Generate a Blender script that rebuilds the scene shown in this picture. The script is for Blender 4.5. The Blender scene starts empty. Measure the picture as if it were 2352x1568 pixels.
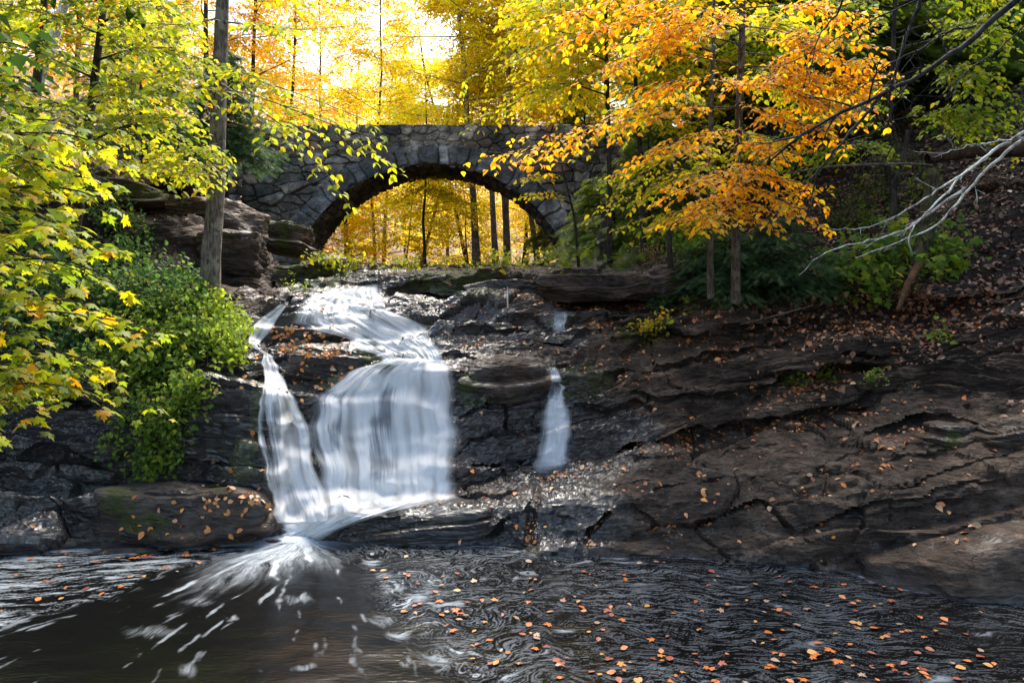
import bpy, math
import numpy as np
from mathutils import Vector
from mathutils.bvhtree import BVHTree

# ------------------------------------------------------------------ camera, world, sun, exposure
H = 2.6            # camera height above the pool (metres)
F = 1568.0         # focal length measured in reference pixels
CX, CY = 1176.0, 720.0
scene = bpy.context.scene
col = scene.collection
cam_d = bpy.data.cameras.new("camera")
cam = bpy.data.objects.new("camera", cam_d)
col.objects.link(cam)
cam.location = (0, 0, H)
cam.rotation_euler = (math.radians(90), 0, 0)
cam_d.lens = 24.0
cam_d.sensor_width = 36.0
cam_d.shift_y = -64 / 2352
cam_d.clip_start = 0.05
cam_d.clip_end = 2000
scene.camera = cam

SUN_EL, SUN_AZ = math.radians(52), math.radians(12)   # azimuth from +Y towards +X
world = bpy.data.worlds.new("World")
scene.world = world
world.use_nodes = True
wn = world.node_tree
sky = wn.nodes.new("ShaderNodeTexSky")
sky.sky_type = 'NISHITA'
sky.sun_disc = False
sky.sun_elevation = SUN_EL
sky.sun_rotation = SUN_AZ
sky.air_density = 1.0
sky.dust_density = 2.0
sky.ozone_density = 1.0
wn.links.new(sky.outputs[0], wn.nodes["Background"].inputs[0])
wn.nodes["Background"].inputs[1].default_value = 0.14
sun_d = bpy.data.lights.new("sun", 'SUN')
sun_d.energy = 3.7
sun_d.angle = math.radians(44)
sun_d.color = (1.0, 0.93, 0.82)
sun = bpy.data.objects.new("sun", sun_d)
col.objects.link(sun)
sd = Vector((math.sin(SUN_AZ) * math.cos(SUN_EL), math.cos(SUN_AZ) * math.cos(SUN_EL), math.sin(SUN_EL)))
sun.rotation_euler = sd.to_track_quat('Z', 'Y').to_euler()
scene.view_settings.view_transform = 'Standard'
scene.view_settings.look = 'None'
scene.view_settings.exposure = 1.7
scene.view_settings.gamma = 1
scene.cycles.max_bounces = 6
scene.cycles.diffuse_bounces = 3
scene.cycles.glossy_bounces = 3
scene.cycles.transmission_bounces = 4
scene.cycles.transparent_max_bounces = 12
scene.cycles.use_denoising = True

# ------------------------------------------------------------------ numeric helpers
rng = np.random.default_rng(7)
_perm = np.random.default_rng(3).permutation(256)
_perm = np.concatenate([_perm, _perm, _perm])
_grad = np.random.default_rng(5).normal(size=(256, 3))
_grad /= np.linalg.norm(_grad, axis=1)[:, None]

def perlin(p):
    p = np.asarray(p, float)
    i = np.floor(p).astype(int)
    f = p - i
    i &= 255
    u = f * f * f * (f * (f * 6 - 15) + 10)
    out = 0
    for dx in (0, 1):
        wx = u[..., 0] if dx else 1 - u[..., 0]
        a = _perm[(i[..., 0] + dx) & 255]
        for dy in (0, 1):
            wy = u[..., 1] if dy else 1 - u[..., 1]
            b = _perm[a + ((i[..., 1] + dy) & 255)]
            for dz in (0, 1):
                wz = u[..., 2] if dz else 1 - u[..., 2]
                g = _grad[_perm[b + ((i[..., 2] + dz) & 255)]]
                d = g[..., 0] * (f[..., 0] - dx) + g[..., 1] * (f[..., 1] - dy) + g[..., 2] * (f[..., 2] - dz)
                out = out + wx * wy * wz * d
    return out * 1.5

def fbm(p, octv=4, gain=0.5):
    p = np.asarray(p, float)
    s, a = 0, 1.0
    for k in range(octv):
        s = s + a * perlin(p * 2 ** k + 17.3 * k)
        a *= gain
    return s

def hash01(*k):
    h = np.zeros_like(np.asarray(k[0], dtype=np.int64))
    for j, q in enumerate(k):
        h = _perm[(h + np.asarray(q, dtype=np.int64) * (j * 2 + 1)) & 255]
    h2 = _perm[(h + 71) & 255]
    return (h * 256 + h2) / 65536.0

def voronoi(p, jit=0.9):
    """F1, F2-F1 and a random value for the nearest cell; p (...,3)"""
    i = np.floor(p).astype(int)
    f1 = np.full(p.shape[:-1], 9.0)
    f2 = f1.copy()
    cid = np.zeros(p.shape[:-1])
    for dx in (-1, 0, 1):
        for dy in (-1, 0, 1):
            for dz in (-1, 0, 1):
                c = i + np.array([dx, dy, dz])
                h = hash01(c[..., 0], c[..., 1], c[..., 2])
                hx = h; hy = (h * 57.31) % 1; hz = (h * 131.7) % 1
                q = c + 0.5 + (np.stack([hx, hy, hz], -1) - 0.5) * jit
                d = np.linalg.norm(p - q, axis=-1)
                m = d < f1
                f2 = np.where(m, f1, np.minimum(f2, d))
                cid = np.where(m, (h * 313.7) % 1, cid)
                f1 = np.where(m, d, f1)
    return f1, f2 - f1, cid

def sstep(a, b, x):
    t = np.clip((x - a) / (b - a), 0, 1)
    return t * t * (3 - 2 * t)

def P(X, Y, d):
    X = np.asarray(X, float); Y = np.asarray(Y, float); d = np.asarray(d, float)
    return np.stack(np.broadcast_arrays((X - CX) / F * d, d, H - (Y - CY) / F * d), -1)

def to_px(v):
    return CX + F * v[..., 0] / v[..., 1], CY + F * (H - v[..., 2]) / v[..., 1]

def resample(pts, n):
    pts = np.asarray(pts, float)
    seg = np.linalg.norm(np.diff(pts, axis=0), axis=1)
    s = np.concatenate([[0], np.cumsum(seg)])
    t = np.linspace(0, s[-1], n)
    return np.stack([np.interp(t, s, pts[:, k]) for k in range(pts.shape[1])], -1)

def smooth_path(pts, n, it=3):
    q = resample(pts, n)
    for _ in range(it):
        q[1:-1] = 0.25 * q[:-2] + 0.5 * q[1:-1] + 0.25 * q[2:]
    return q

# ------------------------------------------------------------------ mesh building
def mesh_from(name, V, Fc, cols=None, uv=None, attrs=None, smooth=True, mat=None):
    """V (n,3); Fc list of int arrays (m,k)"""
    me = bpy.data.meshes.new(name)
    Fc = [f for f in (Fc if isinstance(Fc, list) else [Fc]) if len(f)]
    me.vertices.add(len(V))
    me.vertices.foreach_set("co", np.ascontiguousarray(V, dtype=np.float32).ravel())
    loops = np.concatenate([f.ravel() for f in Fc]).astype(np.int32)
    tot = np.concatenate([np.full(len(f), f.shape[1], np.int32) for f in Fc])
    start = np.concatenate([[0], np.cumsum(tot)[:-1]]).astype(np.int32)
    me.loops.add(len(loops)); me.loops.foreach_set("vertex_index", loops)
    me.polygons.add(len(tot)); me.polygons.foreach_set("loop_start", start)
    try:
        me.polygons.foreach_set("loop_total", tot)
    except Exception:
        pass
    me.polygons.foreach_set("use_smooth", np.full(len(tot), bool(smooth)))
    me.update(calc_edges=True)
    if cols is not None:
        a = me.attributes.new("col", 'FLOAT_COLOR', 'POINT')
        c4 = np.ones((len(V), 4), np.float32); c4[:, :3] = cols
        a.data.foreach_set("color", c4.ravel())
    if attrs:
        for k, v in attrs.items():
            a = me.attributes.new(k, 'FLOAT', 'POINT')
            a.data.foreach_set("value", np.ascontiguousarray(v, dtype=np.float32))
    if uv is not None:
        a = me.attributes.new("flow", 'FLOAT_VECTOR', 'POINT')
        u3 = np.zeros((len(V), 3), np.float32); u3[:, :uv.shape[1]] = uv
        a.data.foreach_set("vector", u3.ravel())
    if mat: me.materials.append(mat)
    return me

def link(name, me, parent=None, label=None, cat=None, group=None, kind=None):
    o = bpy.data.objects.new(name, me)
    col.objects.link(o)
    if parent is not None:
        o.parent = parent
        if me is not None:
            me.transform(parent.matrix_basis.inverted())
    tag(o, label, cat, group, kind)
    return o

def tag(o, label=None, cat=None, group=None, kind=None):
    if label: o["label"] = label
    if cat: o["category"] = cat
    if group: o["group"] = group
    if kind: o["kind"] = kind

def empty(name, loc, label, cat, group=None):
    o = bpy.data.objects.new(name, None)
    col.objects.link(o)
    o.location = Vector([float(c) for c in loc])
    o.matrix_basis = o.matrix_basis.Translation(o.location)
    tag(o, label, cat, group)
    return o

def grid_faces(nv, nu):
    a = np.arange(nv * nu).reshape(nv, nu)
    return np.stack([a[:-1, :-1], a[:-1, 1:], a[1:, 1:], a[1:, :-1]], -1).reshape(-1, 4)

def grid_normals(G):
    du = np.gradient(G, axis=1); dv = np.gradient(G, axis=0)
    n = np.cross(du, dv)
    n /= np.linalg.norm(n, axis=-1)[..., None] + 1e-12
    return n

class Acc:
    """collects geometry for one mesh"""
    def __init__(s):
        s.V = []; s.F = {}; s.C = []; s.n = 0
    def add(s, V, Fc, c=None):
        V = np.asarray(V, float).reshape(-1, 3)
        for f in (Fc if isinstance(Fc, list) else [Fc]):
            f = np.asarray(f, int)
            s.F.setdefault(f.shape[1], []).append(f + s.n)
        s.V.append(V)
        if c is None: c = (0.5, 0.5, 0.5)
        c = np.asarray(c, float)
        s.C.append(np.broadcast_to(c, (len(V), 3)) if c.ndim < 2 else c)
        s.n += len(V)
    def mesh(s, name, mat, smooth=True):
        return mesh_from(name, np.concatenate(s.V), [np.concatenate(v) for v in s.F.values()], cols=np.concatenate(s.C), smooth=smooth, mat=mat)

def tube(acc, path, r, sides=8, c=(0.5, 0.5, 0.5), rough=0.0, freq=6.0):
    path = np.asarray(path, float); n = len(path)
    r = np.interp(np.linspace(0, 1, n), np.linspace(0, 1, len(np.atleast_1d(r))), np.atleast_1d(r))
    t = np.gradient(path, axis=0); t /= np.linalg.norm(t, axis=1)[:, None] + 1e-9
    ref = np.array([0.31, 0.95, 0.05]) if abs(t[0, 1]) < 0.8 else np.array([1.0, 0, 0.1])
    a = np.cross(t, ref); a /= np.linalg.norm(a, axis=1)[:, None] + 1e-9
    b = np.cross(t, a)
    th = np.linspace(0, 2 * np.pi, sides, endpoint=False)
    ring = a[:, None] * np.cos(th)[None, :, None] + b[:, None] * np.sin(th)[None, :, None]
    V = path[:, None] + ring * r[:, None, None]
    if rough:
        q = V * np.array([freq, freq, freq * 0.35])
        V = V + ring * (fbm(q, 3) * rough * r[:, None])[..., None]
    idx = np.arange(n * sides).reshape(n, sides)
    nx = np.roll(idx, -1, axis=1)
    Fc = np.stack([idx[:-1], nx[:-1], nx[1:], idx[1:]], -1).reshape(-1, 4)
    tip = idx[-1][None, :]
    acc.add(V, [Fc], c)
    if sides >= 3:
        acc.F.setdefault(sides, []).append(tip + acc.n - n * sides)

# ------------------------------------------------------------------ leaves
def tmpl_simple():
    V = np.array([[0, 0, 0], [-.3, .45, .06], [0, 1, -.04], [.3, .45, .06], [0, .42, 0]])
    return V, np.array([[0, 4, 1], [1, 4, 2], [4, 3, 2], [0, 3, 4]])
def tmpl_ovate():
    V = np.array([[0, 0, 0], [-.24, .2, .05], [-.32, .45, .07], [-.2, .75, .02], [0, 1, -.1], [.2, .75, .02], [.32, .45, .07], [.24, .2, .05], [0, .3, 0], [0, .65, -.01]])
    return V, np.array([[0, 8, 1], [1, 8, 2], [2, 8, 9], [2, 9, 3], [3, 9, 4], [4, 9, 5], [5, 9, 6], [6, 9, 8], [6, 8, 7], [7, 8, 0]])
def tmpl_maple():
    o = np.array([[0, 0], [-.16, -.06], [-.42, -.05], [-.33, .12], [-.62, .38], [-.4, .4], [-.36, .52], [-.14, .42], [-.22, .74], [-.1, .72], [0, 1.02],
                  [.1, .72], [.22, .74], [.14, .42], [.36, .52], [.4, .4], [.62, .38], [.33, .12], [.42, -.05], [.16, -.06]])
    z = -0.25 * (o[:, 0] ** 2) - 0.16 * (o[:, 1] - .3) ** 2
    V = np.concatenate([np.c_[o, z], [[0, .28, .05]]])
    n = len(o)
    return V, np.array([[n, (i + 1) % n, i] for i in range(n)])
TM = {'simple': tmpl_simple(), 'ovate': tmpl_ovate(), 'maple': tmpl_maple()}

def leaves(acc, pos, axis, nrm, size, cols, kind='simple', curl=None):
    """pos, axis, nrm (n,3); size (n,)"""
    T, Fc = TM[kind]
    n = len(pos)
    if n == 0: return
    y = axis / (np.linalg.norm(axis, axis=1)[:, None] + 1e-9)
    x = np.cross(y, nrm); x /= np.linalg.norm(x, axis=1)[:, None] + 1e-9
    z = np.cross(x, y)
    k = len(T)
    zc = np.ones(n) if curl is None else curl
    V = pos[:, None] + size[:, None, None] * (T[None, :, 0:1] * x[:, None] + T[None, :, 1:2] * y[:, None] + T[None, :, 2:3] * zc[:, None, None] * z[:, None])
    FF = (Fc[None] + (np.arange(n) * k)[:, None, None]).reshape(-1, 3)
    acc.add(V.reshape(-1, 3), FF, np.repeat(cols, k, axis=0))

def pal(n, stops, jitter=0.12, r=None):
    """random colours from weighted stops [(w,(r,g,b)),...]"""
    r = rng if r is None else r
    w = np.array([s[0] for s in stops], float); w /= w.sum()
    C = np.array([s[1] for s in stops], float)
    i = r.choice(len(stops), size=n, p=w)
    j = r.choice(len(stops), size=n, p=w)
    m = r.random(n)[:, None] * 0.5
    c = C[i] * (1 - m) + C[j] * m
    return np.clip(c * (1 + r.normal(size=(n, 1)) * jitter), 0.003, 0.95)

YEL = [(5, (.72, .53, .012)), (3, (.52, .50, .018)), (3, (.78, .42, .012)), (2, (.28, .36, .02))]
YOR = [(4, (.75, .46, .012)), (4, (.80, .34, .012)), (1.5, (.45, .42, .018))]
YGR = [(4, (.42, .46, .02)), (3, (.26, .36, .025)), (3, (.62, .55, .02)), (1, (.72, .48, .02))]
GRN = [(4, (.10, .20, .03)), (3, (.17, .27, .03)), (2, (.30, .36, .03)), (1, (.45, .42, .03))]
DGR = [(4, (.03, .075, .02)), (3, (.05, .11, .025)), (1, (.12, .18, .03))]
ORG = [(5, (.88, .40, .012)), (4, (.85, .50, .012)), (1.2, (.80, .26, .02)), (2, (.80, .60, .02))]
ORP = [(4, (.85, .50, .22)), (3, (.88, .55, .16)), (2, (.85, .45, .25)), (2, (.85, .66, .3))]  # pale pinks put the distant haze into the leaf colour
MAP = [(5, (.34, .39, .015)), (4, (.22, .31, .02)), (2.5, (.56, .46, .012)), (.6, (.75, .33, .015)), (2, (.15, .24, .02))]
DEAD = [(4, (.40, .13, .04)), (3, (.30, .10, .04)), (3, (.5, .24, .11)), (2, (.62, .20, .03)), (1, (.6, .42, .24)), (2, (.16, .07, .035))]
DULL = [(4, (.22, .09, .045)), (4, (.14, .06, .035)), (2, (.32, .14, .07)), (1, (.42, .24, .13)), (2, (.08, .04, .025))]

def rand_unit(n, r=None):
    v = (r or rng).normal(size=(n, 3))
    return v / np.linalg.norm(v, axis=1)[:, None]

def spray(lacc, tacc, path, width, n_side, lsize, colors, kind='simple', droop=0.2, flat=0.25, lstep=0.75, twig_c=(.06, .045, .035), tw_r=0.004, up=(0, 0, 1), fill=1.0):
    """a flat tier of leaves: side twigs off both sides of a path, leaves along each one"""
    path = np.asarray(path, float)
    n = len(path)
    up = np.asarray(up, float)
    L = np.linalg.norm(np.diff(path, axis=0), axis=1).sum()
    ts = np.linspace(0.08, 1, n_side)
    base = np.stack([np.interp(ts * (n - 1), np.arange(n), path[:, k]) for k in range(3)], -1)
    tan = np.gradient(path, axis=0)
    tan = np.stack([np.interp(ts * (n - 1), np.arange(n), tan[:, k]) for k in range(3)], -1)
    tan /= np.linalg.norm(tan, axis=1)[:, None] + 1e-9
    pos = []; ax = []; nm = []
    for i in range(n_side):
        side = np.cross(tan[i], up); side /= np.linalg.norm(side) + 1e-9
        sgn = 1 if i % 2 else -1
        w = width * (0.35 + 0.65 * math.sin(math.pi * min(1, 0.15 + ts[i] * 0.85))) * rng.uniform(.6, 1.15)
        d = side * sgn * 0.85 + tan[i] * rng.uniform(.35, .8) + up * rng.normal() * flat
        d /= np.linalg.norm(d)
        m = max(2, int(w / (lsize * lstep)))
        s = np.linspace(0.15, 1, m)
        pts = base[i] + d * (s * w)[:, None] + np.outer(-(s ** 2) * w * droop, [0, 0, 1])
        if tacc is not None and tw_r:
            tube(tacc, np.vstack([base[i], pts[m // 2], pts[-1]]), [tw_r, tw_r * .4], 3, twig_c)
        sd = np.cross(d, up); sd /= np.linalg.norm(sd) + 1e-9
        for q in (-1, 1):
            keep = rng.random(m) < fill
            k = int(keep.sum())
            if not k: continue
            pos.append(pts[keep] + rng.normal(size=(k, 3)) * lsize * .15)
            a = d + sd * q * rng.uniform(.5, 1.3, size=(k, 1)) + np.array([0, 0, -1]) * (droop + rng.uniform(0, .5, size=(k, 1)))
            ax.append(a)
            nm.append(up + rng.normal(size=(k, 3)) * .38)
    pos = np.concatenate(pos); ax = np.concatenate(ax); nm = np.concatenate(nm)
    sz = lsize * rng.uniform(.55, 1.15, len(pos))
    leaves(lacc, pos, ax, nm, sz, pal(len(pos), colors), kind, curl=rng.uniform(.4, 2.2, len(pos)))

# ------------------------------------------------------------------ materials
def new_mat(name):
    m = bpy.data.materials.new(name); m.use_nodes = True
    nt = m.node_tree
    return m, nt, nt.nodes["Principled BSDF"], nt.nodes["Material Output"]

def N(nt, t, **kw):
    n = nt.nodes.new(t)
    for k, v in kw.items():
        if k in n.inputs: n.inputs[k].default_value = v
        else: setattr(n, k, v)
    return n

def attr(nt, name):
    return N(nt, "ShaderNodeAttribute", attribute_name=name)

def mathn(nt, op, a, b=None, clamp=False):
    n = nt.nodes.new("ShaderNodeMath"); n.operation = op; n.use_clamp = clamp
    for i, v in enumerate((a, b)):
        if v is None: continue
        if isinstance(v, (int, float)): n.inputs[i].default_value = v
        else: nt.links.new(v, n.inputs[i])
    return n.outputs[0]

def ramp(nt, fac, stops, interp='LINEAR'):
    n = nt.nodes.new("ShaderNodeValToRGB")
    n.color_ramp.interpolation = interp
    e = n.color_ramp.elements
    while len(e) < len(stops): e.new(0.5)
    for i, (p, c) in enumerate(stops):
        e[i].position = p
        e[i].color = (*c, 1) if len(c) == 3 else c
    nt.links.new(fac, n.inputs[0])
    return n

def mixc(nt, fac, a, b, blend='MIX'):
    n = nt.nodes.new("ShaderNodeMix"); n.data_type = 'RGBA'; n.blend_type = blend
    for s, v in ((n.inputs[0], fac), (n.inputs[6], a), (n.inputs[7], b)):
        if isinstance(v, (int, float)): s.default_value = v
        elif isinstance(v, tuple): s.default_value = (*v, 1)
        else: nt.links.new(v, s)
    return n.outputs[2]

def noise(nt, vec, scale, detail=4, rough=.55, dist=0.0):
    n = N(nt, "ShaderNodeTexNoise"); n.inputs["Scale"].default_value = scale
    n.inputs["Detail"].default_value = detail; n.inputs["Roughness"].default_value = rough
    n.inputs["Distortion"].default_value = dist
    if vec is not None: nt.links.new(vec, n.inputs["Vector"])
    return n.outputs["Fac"]

def mapping(nt, vec, scale=(1, 1, 1), rot=(0, 0, 0)):
    n = N(nt, "ShaderNodeMapping"); n.inputs["Scale"].default_value = scale; n.inputs["Rotation"].default_value = rot
    nt.links.new(vec, n.inputs["Vector"]); return n.outputs[0]

def bump(nt, h, dist, strength=1.0, prev=None):
    n = N(nt, "ShaderNodeBump"); n.inputs["Distance"].default_value = dist; n.inputs["Strength"].default_value = strength
    nt.links.new(h, n.inputs["Height"])
    if prev is not None: nt.links.new(prev, n.inputs["Normal"])
    return n.outputs[0]

def leaf_mat():
    m, nt, b, out = new_mat("leaf")
    a = attr(nt, "col")
    nt.links.new(a.outputs["Color"], b.inputs["Base Color"])
    b.inputs["Roughness"].default_value = .48
    b.inputs["Specular IOR Level"].default_value = .2
    tr = N(nt, "ShaderNodeBsdfTranslucent")
    nt.links.new(mixc(nt, 1.0, a.outputs["Color"], (1.15, 1.1, .8), 'MULTIPLY'), tr.inputs["Color"])
    mx = N(nt, "ShaderNodeMixShader"); mx.inputs[0].default_value = .6
    nt.links.new(b.outputs[0], mx.inputs[1]); nt.links.new(tr.outputs[0], mx.inputs[2])
    nt.links.new(mx.outputs[0], out.inputs[0])
    return m

def dead_mat():
    m, nt, b, out = new_mat("fallen_leaf")
    a = attr(nt, "col")
    nt.links.new(a.outputs["Color"], b.inputs["Base Color"])
    b.inputs["Roughness"].default_value = .5
    return m

def bark_mat():
    m, nt, b, out = new_mat("bark")
    a = attr(nt, "col")
    g = N(nt, "ShaderNodeNewGeometry")
    v = mapping(nt, g.outputs["Position"], (1, 1, .22))
    n1 = noise(nt, v, 26, 5, .65)
    n2 = noise(nt, g.outputs["Position"], 5, 4, .6)
    n4 = noise(nt, mapping(nt, g.outputs["Position"], (1, 1, .12)), 48, 4, .7)
    c = mixc(nt, 1.0, a.outputs["Color"], ramp(nt, mathn(nt, 'ADD', mathn(nt, 'MULTIPLY', n1, .5), mathn(nt, 'MULTIPLY', n4, .5)), [(.38, (.16, .15, .14)), (.58, (1.35, 1.3, 1.25))]).outputs[0], 'MULTIPLY')
    lich = ramp(nt, n2, [(.52, (0, 0, 0)), (.58, (1, 1, 1))])
    lf = mathn(nt, 'MULTIPLY', lich.outputs[0], .6)
    c2 = mixc(nt, 1.0, a.outputs["Color"], (1.9, 2.0, 1.8), 'MULTIPLY')
    nt.links.new(mixc(nt, lf, c, c2), b.inputs["Base Color"])
    b.inputs["Roughness"].default_value = .85; b.inputs["Specular IOR Level"].default_value = .15
    nt.links.new(bump(nt, n1, .03, 1.0), b.inputs["Normal"])
    return m

def rock_mat(name="rock", dry=((.018, .011, .007), (.100, .066, .046), (.25, .190, .145)), bed=0.18):
    """attributes: wet (also painted shade on the lower-left bank), moss, soil"""
    m, nt, b, out = new_mat(name)
    g = N(nt, "ShaderNodeNewGeometry")
    pos = g.outputs["Position"]
    vs = mapping(nt, pos, (1, 1, 3.4), (0, bed, 0))
    n1 = noise(nt, vs, 2.3, 8, .66, .3)
    n2 = noise(nt, vs, 11, 7, .7)
    n3 = noise(nt, pos, 55, 4, .7)
    vor = N(nt, "ShaderNodeTexVoronoi"); vor.feature = 'DISTANCE_TO_EDGE'; vor.inputs["Scale"].default_value = 1.3
    warp = nt.nodes.new("ShaderNodeVectorMath"); warp.operation = 'ADD'
    nv = N(nt, "ShaderNodeTexNoise"); nv.inputs["Scale"].default_value = 2.5; nv.inputs["Detail"].default_value = 5
    nt.links.new(vs, nv.inputs["Vector"])
    sc = nt.nodes.new("ShaderNodeVectorMath"); sc.operation = 'SCALE'; sc.inputs["Scale"].default_value = .45
    nt.links.new(nv.outputs["Color"], sc.inputs[0]); nt.links.new(vs, warp.inputs[0]); nt.links.new(sc.outputs[0], warp.inputs[1])
    nt.links.new(warp.outputs[0], vor.inputs["Vector"])
    crack = ramp(nt, vor.outputs["Distance"], [(0.0, (0, 0, 0)), (.012, (1, 1, 1))]).outputs[0]
    c = ramp(nt, n1, [(.3, dry[0]), (.52, dry[1]), (.75, dry[2])]).outputs[0]
    c = mixc(nt, 1.0, c, ramp(nt, n2, [(.3, (.55, .52, .5)), (.7, (1.35, 1.33, 1.3))]).outputs[0], 'MULTIPLY')
    c = mixc(nt, .5, c, ramp(nt, n3, [(.35, (.6, .6, .6)), (.65, (1.4, 1.4, 1.4))]).outputs[0], 'MULTIPLY')
    n5 = noise(nt, pos, .75, 4, .6)
    c = mixc(nt, 1.0, c, ramp(nt, n5, [(.36, (.42, .40, .39)), (.62, (1.3, 1.27, 1.22))]).outputs[0], 'MULTIPLY')
    # pale lichen spots
    ln = noise(nt, pos, 7, 3, .5); l2 = noise(nt, pos, 38, 2, .5)
    lich = mathn(nt, 'MULTIPLY', ramp(nt, ln, [(.58, (0, 0, 0)), (.66, (1, 1, 1))]).outputs[0], ramp(nt, l2, [(.52, (0, 0, 0)), (.6, (1, 1, 1))]).outputs[0])
    wet = attr(nt, "wet").outputs["Fac"]
    lich = mathn(nt, 'MULTIPLY', lich, mathn(nt, 'SUBTRACT', .55, wet, True))
    c = mixc(nt, lich, c, (.22, .22, .19))
    # soil
    soil = attr(nt, "soil").outputs["Fac"]
    sc_ = ramp(nt, n2, [(.35, (.012, .007, .005)), (.7, (.065, .034, .021))]).outputs[0]
    c = mixc(nt, soil, c, sc_)
    # wet rock, and the bank painted as shaded, is darker and glossy
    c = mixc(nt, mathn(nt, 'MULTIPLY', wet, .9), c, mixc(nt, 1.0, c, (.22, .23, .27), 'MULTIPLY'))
    # moss
    mo = attr(nt, "moss").outputs["Fac"]
    mn = noise(nt, pos, 6, 5, .7)
    mf = ramp(nt, mathn(nt, 'ADD', mathn(nt, 'MULTIPLY', mo, .62), mathn(nt, 'MULTIPLY', mathn(nt, 'SUBTRACT', mn, .5), 2.2)), [(.36, (0, 0, 0)), (.62, (1, 1, 1))]).outputs[0]
    c = mixc(nt, mf, c, ramp(nt, n3, [(.3, (.02, .032, .005)), (.7, (.095, .105, .012))]).outputs[0])
    nt.links.new(c, b.inputs["Base Color"])
    r = mathn(nt, 'SUBTRACT', .80, mathn(nt, 'MULTIPLY', wet, .62))
    r = mathn(nt, 'ADD', r, mathn(nt, 'MULTIPLY', mathn(nt, 'SUBTRACT', n2, .5), .2))
    r = mathn(nt, 'MAXIMUM', r, mathn(nt, 'MULTIPLY', mf, .9))
    nt.links.new(r, b.inputs["Roughness"])
    nt.links.new(mathn(nt, "ADD", .4, mathn(nt, "MULTIPLY", wet, .5)), b.inputs["Specular IOR Level"])
    nt.links.new(mathn(nt, "MULTIPLY", wet, .9), b.inputs["Coat Weight"]); b.inputs["Coat Roughness"].default_value = .24
    h = mathn(nt, 'ADD', mathn(nt, 'MULTIPLY', n1, .8), mathn(nt, 'MULTIPLY', n2, .45))
    h = mathn(nt, 'ADD', h, mathn(nt, 'MULTIPLY', n3, .12))
    fv = N(nt, "ShaderNodeTexVoronoi"); fv.distance = 'MANHATTAN'; fv.inputs["Scale"].default_value = 5.5; nt.links.new(warp.outputs[0], fv.inputs["Vector"])
    h = mathn(nt, 'ADD', h, mathn(nt, 'MULTIPLY', fv.outputs["Distance"], .35))
    h = mathn(nt, 'ADD', h, mathn(nt, 'MULTIPLY', crack, .3))
    nt.links.new(bump(nt, h, .13, 1.0), b.inputs["Normal"])
    return m

def wall_mat():
    m, nt, b, out = new_mat("masonry")
    g = N(nt, "ShaderNodeNewGeometry"); pos = g.outputs["Position"]
    a = attr(nt, "col")
    n1 = noise(nt, pos, 3, 6, .65); n2 = noise(nt, pos, 22, 6, .7)
    c = mixc(nt, 1.0, a.outputs["Color"], ramp(nt, n1, [(.3, (.45, .45, .45)), (.7, (1.4, 1.4, 1.4))]).outputs[0], 'MULTIPLY')
    c = mixc(nt, .8, c, ramp(nt, n2, [(.3, (.5, .5, .5)), (.7, (1.4, 1.4, 1.4))]).outputs[0], 'MULTIPLY')
    nt.links.new(c, b.inputs["Base Color"])
    b.inputs["Roughness"].default_value = .85
    nt.links.new(bump(nt, n2, .05, .9), b.inputs["Normal"])
    return m

def fall_mat():
    """attributes: dens, flow (u metres across, v metres along)"""
    m, nt, b, out = new_mat("falling_water")
    fl = attr(nt, "flow").outputs["Vector"]
    v1 = mapping(nt, fl, (34, 1.3, 1)); v2 = mapping(nt, fl, (9, .9, 1)); v3 = mapping(nt, fl, (80, 3.0, 1))
    n1 = noise(nt, v1, 1, 3, .55); n2 = noise(nt, v2, 1, 3, .6); n3 = noise(nt, v3, 1, 2, .5)
    s = mathn(nt, 'ADD', mathn(nt, 'MULTIPLY', n1, .55), mathn(nt, 'ADD', mathn(nt, 'MULTIPLY', n2, .75), mathn(nt, 'MULTIPLY', n3, .3)))
    d = attr(nt, "dens").outputs["Fac"]
    q = mathn(nt, 'ADD', mathn(nt, 'SUBTRACT', s, .8), mathn(nt, 'SUBTRACT', d, .08))
    al = ramp(nt, mathn(nt, 'ADD', mathn(nt, 'MULTIPLY', q, 1.25), .5), [(.04, (0, 0, 0)), (.4, (.42, .42, .42)), (.95, (.97, .97, .97))], 'EASE').outputs[0]
    al = mathn(nt, 'MULTIPLY', al, attr(nt, "edge").outputs["Fac"])
    df = N(nt, "ShaderNodeBsdfDiffuse")
    tint = ramp(nt, mathn(nt, 'ADD', mathn(nt, 'MULTIPLY', q, 1.5), .35), [(.15, (.60, .67, .76)), (.75, (.95, .96, .97))]).outputs[0]
    nt.links.new(tint, df.inputs["Color"])
    trl = N(nt, "ShaderNodeBsdfTranslucent"); trl.inputs["Color"].default_value = (.84, .90, .96, 1)
    mx0 = N(nt, "ShaderNodeMixShader"); mx0.inputs[0].default_value = .4
    nt.links.new(df.outputs[0], mx0.inputs[1]); nt.links.new(trl.outputs[0], mx0.inputs[2])
    tp = N(nt, "ShaderNodeBsdfTransparent")
    mx = N(nt, "ShaderNodeMixShader")
    nt.links.new(al, mx.inputs[0]); nt.links.new(tp.outputs[0], mx.inputs[1]); nt.links.new(mx0.outputs[0], mx.inputs[2])
    nt.links.new(bump(nt, s, .03, .35), df.inputs["Normal"])
    nt.links.new(mx.outputs[0], out.inputs[0])
    return m

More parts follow.
